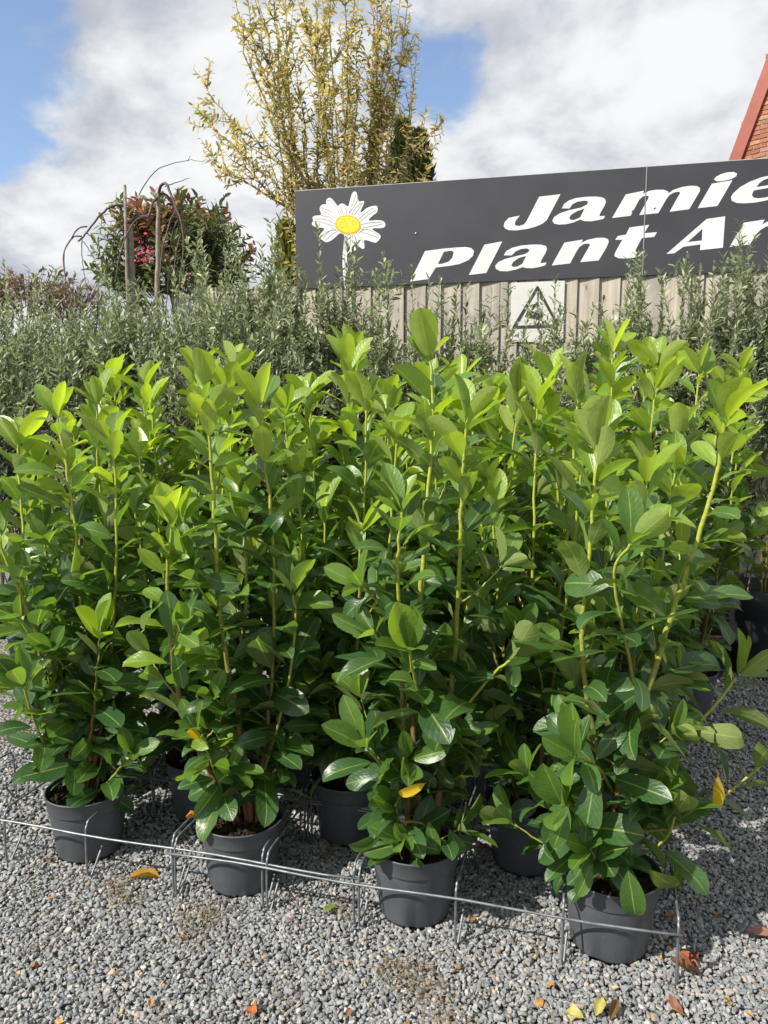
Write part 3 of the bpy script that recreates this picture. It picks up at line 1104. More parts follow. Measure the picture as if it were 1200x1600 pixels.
def small_pot(parent, r=0.15, h=0.26, material=None):
    V, F = lathe_np([(0.001, 0.003), (r * 0.78, 0.003), (r * 0.80, 0.01), (r * 0.93, h * 0.78), (r * 0.96, h * 0.79), (r, h), (r * 0.95, h), (r * 0.9, h * 0.86), (0.001, h * 0.86)], 28)
    o = obj('pot', mesh_np('pot', V, F, material or M_BLACKPOT), parent)
    V, F = lathe_np([(r * 0.9, h * 0.865), (r * 0.5, h * 0.89), (0.001, h * 0.88)], 20)
    V[:, 2] += rng.normal(0, 0.004, len(V))
    obj('soil', mesh_np('soil', V, F, M_SOIL), o)
    return o


def olive(x, y, h, rad, dens, label, group, pal=OLIVE):
    root = empty('olive_shrub', (x, y, 0))
    tag(root, label, 'shrub', group)
    small_pot(root)
    lv, tw = Acc(), Acc()
    n = int(64 * dens)
    for k in range(n):
        a = rng.uniform(0, 2 * math.pi)
        rr = rad * math.sqrt(rng.uniform(0, 1))
        topz = h * (1 - 0.26 * (rr / rad) ** 2) * rng.uniform(0.80, 1.0)
        if k < 5:
            rr *= 0.8
            topz = h * rng.uniform(0.97, 1.05)
        z0 = 0.22 + rng.uniform(0.12, 0.62) * h
        if z0 > topz - 0.3:
            z0 = topz - 0.35
        p0 = np.array([rr * 0.35 * math.cos(a), rr * 0.35 * math.sin(a), z0 - 0.25])
        p1 = np.array([rr * 0.85 * math.cos(a) + rng.normal(0, 0.03), rr * 0.85 * math.sin(a) + rng.normal(0, 0.03), (z0 + topz) / 2])
        p2 = np.array([rr * 1.1 * math.cos(a) + rng.normal(0, 0.05), rr * 1.1 * math.sin(a) + rng.normal(0, 0.05), topz])
        pts = spline([p0, p1, p2], 9)
        Vt, Ft = tube_np(pts, np.linspace(0.005, 0.0015, 9), 3)
        tw.add(Vt, Ft)
        shoot_leaves(lv, pts, 0.027, 0.056, 0.29, 0.7, pal, 0.22)
        for s in range(5):
            i = rng.integers(2, 7)
            b0 = pts[i]
            d = unit(np.array([rng.normal(), rng.normal(), 1.1]))
            q = spline([b0, b0 + d * 0.09, b0 + d * 0.16 + np.array([0, 0, 0.06])], 5)
            Vt, Ft = tube_np(q, np.linspace(0.003, 0.001, 5), 3)
            tw.add(Vt, Ft)
            shoot_leaves(lv, q, 0.025, 0.052, 0.3, 0.75, pal, 0.1)
    tr = spline([(0, 0, 0.2), (0.02, 0.01, 0.6), (-0.01, 0.0, h * 0.6)], 8)
    Vt, Ft = tube_np(tr, np.linspace(0.016, 0.006, 8), 7)
    obj('trunk', mesh_np('trunk', Vt, Ft, M_BARKPALE), root)
    tag(obj('twigs', tw.mesh('twigs', M_TWIG), root), kind='stuff')
    tag(obj('foliage', lv.mesh('foliage', M_FOLIAGE), root), kind='stuff')


OL_F = 'grey-green olive shrub with upright sprigs standing against the board fence'
OL_L = 'dense grey-green olive shrub standing beyond the open end of the fence'
# along the fence: sparse tops in front of the boards; left: dense mass
for px, top, Y, rad, dens, lab in [
        (505, 395, 5.25, 0.27, 0.75, OL_F), (590, 430, 5.2, 0.28, 0.8, OL_F), (690, 440, 5.1, 0.27, 0.7, OL_F), (830, 462, 5.0, 0.20, 0.42, OL_F),
        (760, 485, 5.0, 0.25, 0.7, OL_F), (915, 500, 4.85, 0.25, 0.65, OL_F), (1000, 415, 4.75, 0.25, 0.75, OL_F), (1085, 425, 4.7, 0.26, 0.8, OL_F), (1180, 380, 4.8, 0.24, 0.9, OL_F),
        (-30, 440, 5.5, 0.34, 1.25, OL_L), (75, 455, 5.35, 0.33, 1.3, OL_L), (170, 440, 5.4, 0.33, 1.3, OL_L), (265, 430, 5.35, 0.32, 1.3, OL_L), (350, 385, 5.4, 0.31, 1.2, OL_F),
        (430, 372, 5.35, 0.28, 1.05, OL_F), (120, 470, 4.9, 0.32, 1.2, OL_L), (300, 480, 4.85, 0.32, 1.2, OL_L), (15, 480, 4.95, 0.32, 1.2, OL_L), (440, 490, 4.9, 0.3, 1.0, OL_F), (205, 465, 5.0, 0.3, 1.2, OL_L), (960, 470, 4.75, 0.24, 0.7, OL_F), (1130, 455, 4.65, 0.25, 0.8, OL_F), (375, 470, 5.0, 0.28, 1.0, OL_L)]:
    p = PY(px, top, Y)
    spot = {505: 'under the left edge of the sign with the daisy', 590: 'between the daisy and the lettering', 690: 'below the first letter of the lower line', 830: 'with one sprig crossing the warning triangle',
            760: 'on the daisy side of the warning plate', 915: 'low, on the building side of the warning plate', 1000: 'below the joint between the two sign panels', 1085: 'below the big letter A',
            1180: 'tall and leafy, behind the large black pot', 350: 'tall, beside the pale sloping board', 430: 'tall, against the slim golden-green conifer', 440: 'short, in front of the fence end', 960: 'between the warning plate and the panel joint', 1130: 'between the big letter A and the black pot'}.get(px)
    if lab is OL_F:
        olive(p.x, Y, p.z, rad, dens, 'grey-green olive shrub ' + spot, 'olive shrubs before the fence')
    else:
        olive(p.x, Y, p.z, rad, dens, lab, 'olive shrubs beyond the fence end')

# ------------------------------------------------------------------ tall yellowing tree behind the fence
YT = [(0.50, 0.41, 0.17), (0.56, 0.47, 0.23), (0.44, 0.39, 0.15), (0.29, 0.31, 0.10), (0.20, 0.235, 0.07), (0.53, 0.40, 0.19), (0.60, 0.52, 0.30), (0.25, 0.28, 0.085)]


def yellow_tree():
    bp = PY(545, 400, 8.0)
    base = Vector((bp.x, 8.0, 0))
    root = empty('yellowing_tree', base)
    tag(root, 'tall many-stemmed tree with yellowing leaves behind the sign', 'tree')
    lv, tw = Acc(), Acc()
    tops = [(302, 110), (310, 150), (345, 230), (368, -20), (378, 10), (350, 320), (420, -60), (440, -120), (462, -90), (485, -140), (505, -100), (520, -60), (540, -150), (560, -110),
            (580, -90), (600, -140), (618, -60), (628, -20), (640, 20), (650, 90), (648, 10), (690, 195), (672, 120), (585, 60), (455, 40), (530, 40), (420, 60), (560, 0), (480, 20), (605, 30),
            (500, -20), (545, 90), (595, -40), (470, -50)]
    traced = [[(530, 460), (485, 320), (420, 240), (350, 175), (302, 108)], [(525, 460), (465, 325), (395, 255), (335, 200), (298, 160)], [(520, 460), (455, 335), (385, 285), (342, 262), (324, 228)],
              [(528, 460), (495, 320), (430, 200), (385, 90), (366, -10)], [(530, 460), (500, 310), (440, 190), (395, 60), (385, -60)], [(560, 460), (590, 320), (640, 250), (668, 215), (692, 192)],
              [(522, 460), (470, 340), (420, 300), (385, 262), (365, 225)], [(535, 460), (505, 330), (455, 230), (420, 130), (405, 20)]]
    tops = tops[6:19] + tops[23:] + [(395, -40), (430, 20), (655, 60), (640, -30), (610, 110)]
    for k in range(len(traced)):
        tops.append(k)
    for tt in tops:
        Y = 8.0 + rng.uniform(-0.55, 0.75)
        tx, ty = traced[tt][-1] if isinstance(tt, int) else tt
        e = PY(tx, ty, Y) - base
        e = np.array(e)
        s = np.array([rng.normal(0, 0.07), rng.normal(0, 0.07), 0.02])
        hor = e[:2]
        m1 = np.array([*(s[:2] + hor * 0.16), min(1.9, e[2] * 0.42)])
        m2 = np.array([*(s[:2] + hor * 0.62), 1.9 + (e[2] - 1.9) * 0.52 if e[2] > 2.4 else e[2] * 0.75])
        pts = spline([s, m1, m2, e], 22)
        if isinstance(tt, int):
            q_ = [np.array(PY(x, y, 8.0 + (Y - 8.0) * i / 4) - base) for i, (x, y) in enumerate(traced[tt])]
            pts = spline([s] + q_, 22)
        pts[1:-1] += rng.normal(0, 0.012, (20, 3))
        rb = 0.021 if e[2] > 4 else 0.014
        Vt, Ft = tube_np(pts, np.linspace(rb, 0.003, 22), 6)
        obj('stem', mesh_np('stem', Vt, Ft, M_BARKPALE), root)
        shoot_leaves(lv, pts[7:], 0.045, 0.068, 0.36, 0.9, YT, 0.0, curl=0.35)
        nb = int(9 + (e[2] - 2) * 4.6) if not isinstance(tt, int) else 12
        for k in range(max(nb, 5)):
            i = int(rng.uniform(7, 20))
            b0 = pts[i]
            T = unit(pts[min(i + 1, 21)] - pts[i - 1])
            d = unit(T + rand_perp(T[None])[0] * rng.uniform(0.45, 0.95))
            ln = rng.uniform(0.25, 0.65) * (1.15 - i / 30)
            q = spline([b0, b0 + d * ln * 0.5, b0 + d * ln * 0.85 + np.array([0, 0, 0.18 * ln])], 6)
            Vt, Ft = tube_np(q, np.linspace(0.006, 0.0015, 6), 3)
            tw.add(Vt, Ft)
            shoot_leaves(lv, q, 0.046, 0.066, 0.36, 0.95, YT, 0.08, curl=0.4)
    # bushy base just above the fence line
    for k in range(45):
        a = rng.uniform(0, 6.28)
        r0 = 0.75 * math.sqrt(rng.uniform(0, 1))
        b0 = np.array([r0 * math.cos(a) * 0.9 + 0.1, r0 * math.sin(a) * 0.6, rng.uniform(2.7, 3.9)])
        d = unit(np.array([rng.normal(0, 0.5), rng.normal(0, 0.5), 1]))
        q = spline([b0, b0 + d * 0.22, b0 + d * 0.42], 6)
        Vt, Ft = tube_np(q, np.linspace(0.006, 0.0015, 6), 3)
        tw.add(Vt, Ft)
        shoot_leaves(lv, q, 0.05, 0.08, 0.36, 0.95, YT[:4], 0.0, curl=0.38)
    tag(obj('twigs', tw.mesh('twigs', M_BARK), root), kind='stuff')
    tag(obj('foliage', lv.mesh('foliage', M_TREE), root), kind='stuff')


yellow_tree()


# ------------------------------------------------------------------ conifers behind
def conifer(px, top, Y, rad, pal, label, n=1500, name='conifer'):
    p = PY(px, top, Y)
    root = empty(name, (p.x, Y, 0))
    tag(root, label, 'tree')
    h = p.z
    z = h * (1 - rng.uniform(0, 1, n) ** 1.6 * 0.75)
    a = rng.uniform(0, 6.28, n)
    t = (h - z) / h
    rmax = rad * np.minimum(1, (t * 3.4) ** 0.75 + 0.02)
    lump = 0.8 + 0.3 * np.sin(a * 3 + z * 5) * np.sin(z * 9 + a)
    r = rmax * lump * np.sqrt(rng.uniform(0.35, 1, n))
    P = np.stack([r * np.cos(a), r * np.sin(a), z - 0.1], 1)
    D = np.stack([np.cos(a) * 0.45, np.sin(a) * 0.45, np.full(n, 1.0)], 1) + rng.normal(0, 0.22, (n, 3))
    Nn = np.stack([np.cos(a), np.sin(a), np.full(n, 0.1)], 1) + rng.normal(0, 0.4, (n, 3))
    lv = Acc()
    V, F = leaves_np(P, D, Nn, rng.uniform(0.10, 0.2, n), rng.uniform(0.02, 0.045, n), 0.2, 0.05)
    lv.add(V, F, np.repeat(pick(pal, n), 8, 0))
    Vt, Ft = tube_np(np.array([[0, 0, 0], [0.01, 0, h * 0.5], [0, 0, h * 0.96]]), np.array([0.06, 0.04, 0.008]), 8)
    obj('trunk', mesh_np('trunk', Vt, Ft, M_BARK), root)
    tag(obj('crown', lv.mesh('crown', M_TREE), root), kind='stuff')


DARKC = [(0.032, 0.05, 0.018), (0.042, 0.06, 0.022), (0.06, 0.075, 0.025)]
conifer(655, 208, 10.0, 0.34, DARKC, 'dark green columnar conifer behind the yellowing tree', 5200)
conifer(628, 190, 10.6, 0.36, DARKC, 'dark conifer mostly hidden by the yellowing tree stems', 4200)
conifer(447, 350, 8.0, 0.16, [(0.22, 0.22, 0.05), (0.16, 0.18, 0.04)], 'slim golden-green conifer beside the left end of the sign', 2600)


# ------------------------------------------------------------------ photinia bush with red tips
def bush(px, py, Y, rx, rz, n, pals, label, name, L=0.085, pink=None, sparse=False, cat='shrub'):
    c = PY(px, py, Y)
    root = empty(name, (c.x, Y, 0))
    tag(root, label, cat)
    lv, tw = Acc(), Acc()
    for k in range(n):
        d = unit(rng.normal(size=3))
        if d[2] < -0.5:
            d[2] *= -1
        rr = rng.uniform(0.45, 1.0) ** 0.6
        lump = 1 + 0.16 * math.sin(d[0] * 6 + 1.3) * math.cos(d[2] * 5)
        e = np.array([d[0] * rx, d[1] * rx * 0.85, c.z + d[2] * rz]) * np.array([rr * lump, rr * lump, 1])
        e[2] = c.z + d[2] * rz * rr * lump
        s = np.array([e[0] * 0.5, e[1] * 0.5, e[2] - 0.24])
        q = spline([s, (s + e) / 2 + np.array([0, 0, -0.02]), e], 6)
        Vt, Ft = tube_np(q, np.linspace(0.006, 0.002, 6), 3)
        tw.add(Vt, Ft)
        up = (e[2] - c.z) / rz
        pal = pals[1] if (up > 0.45 and rng.uniform() < 0.5) or rng.uniform() < 0.05 else pals[0]
        shoot_leaves(lv, q, 0.034 if not sparse else 0.05, L, 0.36, 0.85, pal, 0.25, opposite=not sparse, curl=0.2)
    for k in range(4):
        q = spline([(rng.normal(0, 0.03), rng.normal(0, 0.03), 0), (rng.normal(0, 0.1), rng.normal(0, 0.1), c.z * 0.55), (rng.normal(0, rx * 0.4), rng.normal(0, rx * 0.4), c.z + rz * 0.3)], 9)
        Vt, Ft = tube_np(q, np.linspace(0.022, 0.006, 9), 6)
        obj('stem', mesh_np('stem', Vt, Ft, M_BARK), root)
    tag(obj('twigs', tw.mesh('twigs', M_BARK), root), kind='stuff')
    tag(obj('foliage', lv.mesh('foliage', M_FOLIAGE), root), kind='stuff')
    if pink:
        for (fx, fy) in pink:
            f = PY(fx, fy, Y - rx * 0.92)
            n_ = 12
            P = np.array(f - root.location)[None] + rng.normal(0, 0.04, (n_, 3))
            V, F = leaves_np(P, rng.normal(size=(n_, 3)), rng.normal(size=(n_, 3)), 0.032, 0.02)
            obj('flower_cluster', mesh_np('flower_cluster', V, F, M_PINK), root)


PH_G = [(0.08, 0.11, 0.035), (0.12, 0.15, 0.05), (0.06, 0.09, 0.03), (0.16, 0.19, 0.055)]
PH_R = [(0.22, 0.085, 0.05), (0.16, 0.09, 0.04), (0.28, 0.10, 0.06), (0.13, 0.12, 0.04)]
bush(272, 402, 7.0, 0.74, 0.56, 340, (PH_G, PH_R), 'dark green bush with reddish young leaves and pink flowers behind the weeping tree', 'photinia_bush', L=0.09, pink=[(217, 378), (224, 398), (222, 408), (232, 393)])
bush(40, 462, 8.6, 0.72, 0.30, 150, ([(0.13, 0.10, 0.06), (0.16, 0.11, 0.07), (0.12, 0.12, 0.05)], PH_R), 'thin reddish shrub in the distance beyond the olive shrubs', 'reddish_shrub', L=0.075, sparse=True)
bush(-40, 452, 8.9, 0.6, 0.32, 110, ([(0.13, 0.10, 0.06), (0.16, 0.11, 0.07)], PH_R), 'loose reddish shrub at the outer end of the distant hedge', 'reddish_shrub', L=0.075, sparse=True)
bush(110, 465, 8.2, 0.5, 0.22, 90, ([(0.13, 0.10, 0.06), (0.17, 0.11, 0.07)], PH_R), 'low reddish shrub beside the dark bush with pink flowers', 'reddish_shrub', L=0.07, sparse=True)


# ------------------------------------------------------------------ bare weeping tree with its stake
def weeping_tree():
    Y = 5.9
    b = PY(247, 440, Y)
    root = empty('weeping_tree', (b.x, Y, 0))
    tag(root, 'bare grafted weeping tree with drooping brown branches above the olives', 'tree')

    def tr(pts, r0, r1, name='branch', m=M_WEEP, dy=0.0, n=20, floor=False):
        P = []
        for i, (x, y) in enumerate(pts):
            q = PY(x, y, Y + dy * i / max(1, len(pts) - 1)) - root.location
            P.append(np.array(q))
        if floor:
            P[0][2] = 0.0
            P[0][1] = 0.0
        s = spline(P, n)
        k_ = 0.72 if name == 'branch' else 1.0
        s[1:-1] += rng.normal(0, 0.0018, (n - 2, 3))
        Vt, Ft = tube_np(s, np.linspace(r0 * k_, r1 * 0.6, n), 7)
        return obj(name, mesh_np(name, Vt, Ft, m), root)
    tr([(247, 900), (246, 500), (247, 400), (247, 330), (248, 300)], 0.022, 0.019, 'trunk', M_BARKPALE, floor=True)
    tr([(248, 302), (252, 289), (260, 288), (268, 305), (275, 325), (284, 350), (286, 395), (281, 440), (272, 500)], 0.017, 0.006, dy=-0.2)
    tr([(249, 305), (258, 303), (270, 318), (282, 345), (291, 362), (305, 372), (309, 395), (300, 450), (290, 500)], 0.014, 0.005, dy=0.15)
    tr([(247, 308), (238, 318), (232, 338), (215, 342), (200, 362), (188, 395), (180, 440)], 0.014, 0.005, dy=-0.3)
    tr([(232, 336), (212, 340), (196, 350), (180, 372), (170, 400), (165, 450)], 0.010, 0.004, dy=0.2)
    tr([(236, 322), (232, 338), (232, 345)], 0.009, 0.007)
    tr([(196, 323), (184, 320), (170, 325), (155, 338), (140, 357), (130, 370), (122, 377)], 0.013, 0.010, dy=-0.1)
    tr([(136, 354), (122, 357), (112, 372), (102, 390), (100, 415), (106, 455), (118, 485)], 0.008, 0.004, dy=-0.3)
    tr([(128, 369), (116, 370), (106, 380), (99, 400), (101, 430), (112, 470), (120, 490)], 0.008, 0.004, dy=-0.1)
    tr([(128, 372), (128, 395), (131, 425), (138, 460)], 0.006, 0.003, dy=-0.2)
    tr([(130, 378), (142, 395), (156, 425), (170, 450)], 0.005, 0.003, dy=-0.2)
    tr([(134, 362), (150, 380), (160, 420), (165, 460)], 0.005, 0.002, dy=0.2)
    tr([(276, 328), (266, 345), (255, 385), (250, 420), (245, 470)], 0.009, 0.004, dy=-0.2)
    tr([(280, 340), (270, 362), (265, 400), (262, 450), (258, 490)], 0.009, 0.004, dy=0.1)
    tr([(285, 360), (276, 390), (272, 430), (268, 490)], 0.008, 0.003, dy=-0.1)
    tr([(217, 305), (228, 285), (245, 266), (265, 257), (290, 252), (298, 250), (310, 252), (325, 252)], 0.006, 0.002, dy=0.3)
    tr([(258, 292), (270, 287), (285, 282), (296, 278)], 0.006, 0.003, dy=0.1)
    tr([(294, 252), (296, 245), (297, 243)], 0.003, 0.001)
    tr([(215, 345), (205, 370), (200, 400), (198, 450)], 0.006, 0.003, dy=0.1)
    # stake stands by itself
    st = PY(196, 450, Y - 0.02)
    so = empty('tree_stake', (st.x, st.y, 0))
    tag(so, 'rough upright timber stake beside the bare weeping tree', 'stake')
    top = PY(195, 289, Y - 0.02) - so.location
    pts = spline([(0.0, 0, 0), (0.004, 0, top.z * 0.5), (top.x, 0, top.z)], 10)
    Vt, Ft = tube_np(pts, np.linspace(0.021, 0.011, 10), 7)
    cap = len(Vt)
    Vt = np.vstack([Vt, pts[-1][None]])
    F3 = [list(f) for f in Ft] + [[cap - 7 + i, cap - 7 + (i + 1) % 7, cap] for i in range(7)]
    obj('pole', mesh_np('pole', Vt, F3, M_STAKE), so)
    mid = PY(197, 375, Y - 0.05) - so.location
    Vt, Ft = tube_np(np.array([[mid.x + 0.012, 0.03, 0.1], [mid.x + 0.012, 0.03, mid.z * 0.6], [mid.x + 0.012, 0.03, mid.z + 0.1]]), 0.024, 8)
    obj('lower_pole', mesh_np('lower_pole', Vt, Ft, M_STAKE), so)


weeping_tree()

# ------------------------------------------------------------------ large black pot by the fence on the right
bpot_p = PZ(1212, 1062, 0)
root = empty('black_pot', (bpot_p.x, bpot_p.y + 0.2, 0))
tag(root, 'large black pot with a young broad-leaved plant at the foot of the fence', 'potted plant')
small_pot(root, 0.24, 0.54)
# ------------------------------------------------------------------ laurel leaf meshes
def leaf_mesh(name, fold, curl, twist, wave, width, mat_, tipcurl=0.0):
    ts = [0, 0.09, 0.17, 0.30, 0.46, 0.62, 0.77, 0.89, 0.96, 1.0]
    ws = [0.016, 0.018, 0.32, 0.70, 0.93, 1.0, 0.91, 0.64, 0.32, 0.03]
    xs = [-1, -0.55, 0, 0.55, 1]
    Vx, uvs, F = [], [], []
    y, z, ang = 0.0, 0.0, 0.0
    prev = 0.0
    for i, t in enumerate(ts):
        dt = t - prev
        ang = -(curl * (t ** 1.3)) - tipcurl * max(0, t - 0.7) ** 2 * 8
        y += dt * math.cos(ang)
        z += dt * math.sin(ang)
        prev = t
        hw = ws[i] * width * 0.5
        tw = twist * t
        for x in xs:
            lx = x * hw
            lift = abs(x) ** 1.15 * hw * fold + wave * hw * abs(x) * math.sin(t * 11 + x * 1.7)
            cx, cz = lx * math.cos(tw) - lift * math.sin(tw), lx * math.sin(tw) + lift * math.cos(tw)
            nx = -math.sin(ang)
            Vx.append((cx, y + cz * nx, z + cz * math.cos(ang)))
            uvs.append((0.5 + x * 0.5, t))
    n = len(xs)
    for i in range(len(ts) - 1):
        for j in range(n - 1):
            F.append((i * n + j, i * n + j + 1, (i + 1) * n + j + 1, (i + 1) * n + j))
    me = bpy.data.meshes.new(name)
    me.from_pydata(Vx, [], F)
    ul = me.uv_layers.new(name='UVMap')
    for lp in me.loops:
        ul.data[lp.index].uv = uvs[lp.vertex_index]
    me.polygons.foreach_set('use_smooth', [True] * len(me.polygons))
    me.materials.append(mat_)
    me.update()
    return me


LEAF = []
for k in range(12):
    LEAF.append(leaf_mesh('leaf', [0.15, 0.3, 0.22, 0.42, 0.1, 0.25][k % 6], [0.25, 0.5, 0.75, 0.35, 1.0, 0.6, 0.15, 0.45, 0.85, 0.3, 0.6, 0.4][k],
                          [0.15, -0.2, 0.3, -0.1, 0.0, 0.25, -0.3, 0.1, 0.4, -0.4, 0.05, -0.15][k], [0.10, 0.22, 0.15, 0.06][k % 4],
                          [0.40, 0.36, 0.43, 0.38, 0.46, 0.41][k % 6], M_LAUREL, [0, 0.6, 0, 0.9][k % 4]))
YOUNG = [leaf_mesh('leaf', f, c, t, 0.05, w, M_LAUREL) for f, c, t, w in ((0.5, 0.15, 0.1, 0.43), (0.38, 0.3, -0.1, 0.39), (0.55, 0.05, 0.05, 0.45), (0.3, 0.45, 0.2, 0.41))]

POT_H, POT_R = 0.235, 0.147


def pot_mesh():
    prof = [(0.001, 0.006), (0.100, 0.006), (0.112, 0.002), (0.1155, 0.010), (0.1345, 0.172), (0.1352, 0.1755), (0.1395, 0.178), (0.1405, 0.182), (0.1452, 0.228),
            (0.1475, 0.2305), (0.1478, 0.2345), (0.1455, 0.236), (0.1425, 0.2345), (0.1415, 0.230), (0.137, 0.196), (0.130, 0.15), (0.001, 0.15)]
    V, F = lathe_np(prof, 56)
    # drainage notches at the foot
    a = np.arctan2(V[:, 1], V[:, 0])
    notch = (np.abs(((a * 6 / (2 * math.pi)) % 1) - 0.5) < 0.10) & (V[:, 2] < 0.005)
    V[notch, 2] = 0.009
    me = mesh_np('pot', V, F, M_POT)
    me.polygons.foreach_set('use_smooth', np.full(len(me.polygons), True))
    return me


POT_ME = pot_mesh()


def soil_mesh():
    rs = [0.1385, 0.12, 0.09, 0.06, 0.03, 0.001]
    V, F = lathe_np([(r, 0.205 + 0.004 * (0.14 - r) / 0.14) for r in rs], 36)
    V[:, 2] += rng.normal(0, 0.0045, len(V))
    acc = Acc()
    acc.add(V, F)
    for k in range(170):                   # crumbs of bark and compost
        a, r = rng.uniform(0, 6.28), 0.13 * math.sqrt(rng.uniform(0, 1))
        s = rng.uniform(0.002, 0.006)
        Vb, Fb = box_np(-s * 1.8, s * 1.8, -s, s, -s * 0.6, s * 0.6)
        q = Quaternion(rng.normal(size=4)).normalized().to_matrix()
        Vb = Vb @ np.array(q).T + np.array([r * math.cos(a), r * math.sin(a), 0.2115 + rng.uniform(-0.002, 0.004)])
        acc.add(Vb, Fb)
    return acc.mesh('soil', M_SOIL, False)


SOIL = [soil_mesh() for _ in range(3)]

BROWN = np.array([0.19, 0.085, 0.045])
OLIVEST = np.array([0.19, 0.17, 0.045])
LIME = np.array([0.36, 0.42, 0.05])
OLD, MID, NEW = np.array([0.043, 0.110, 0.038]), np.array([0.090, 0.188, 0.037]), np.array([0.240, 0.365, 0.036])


_LC = {}


def leaf_cache(me):
    if me.name not in _LC:
        co = np.empty(len(me.vertices) * 3, dtype=np.float32)
        me.vertices.foreach_get('co', co)
        _LC[me.name] = co.reshape(-1, 3)
    return _LC[me.name]


PLANTS = []


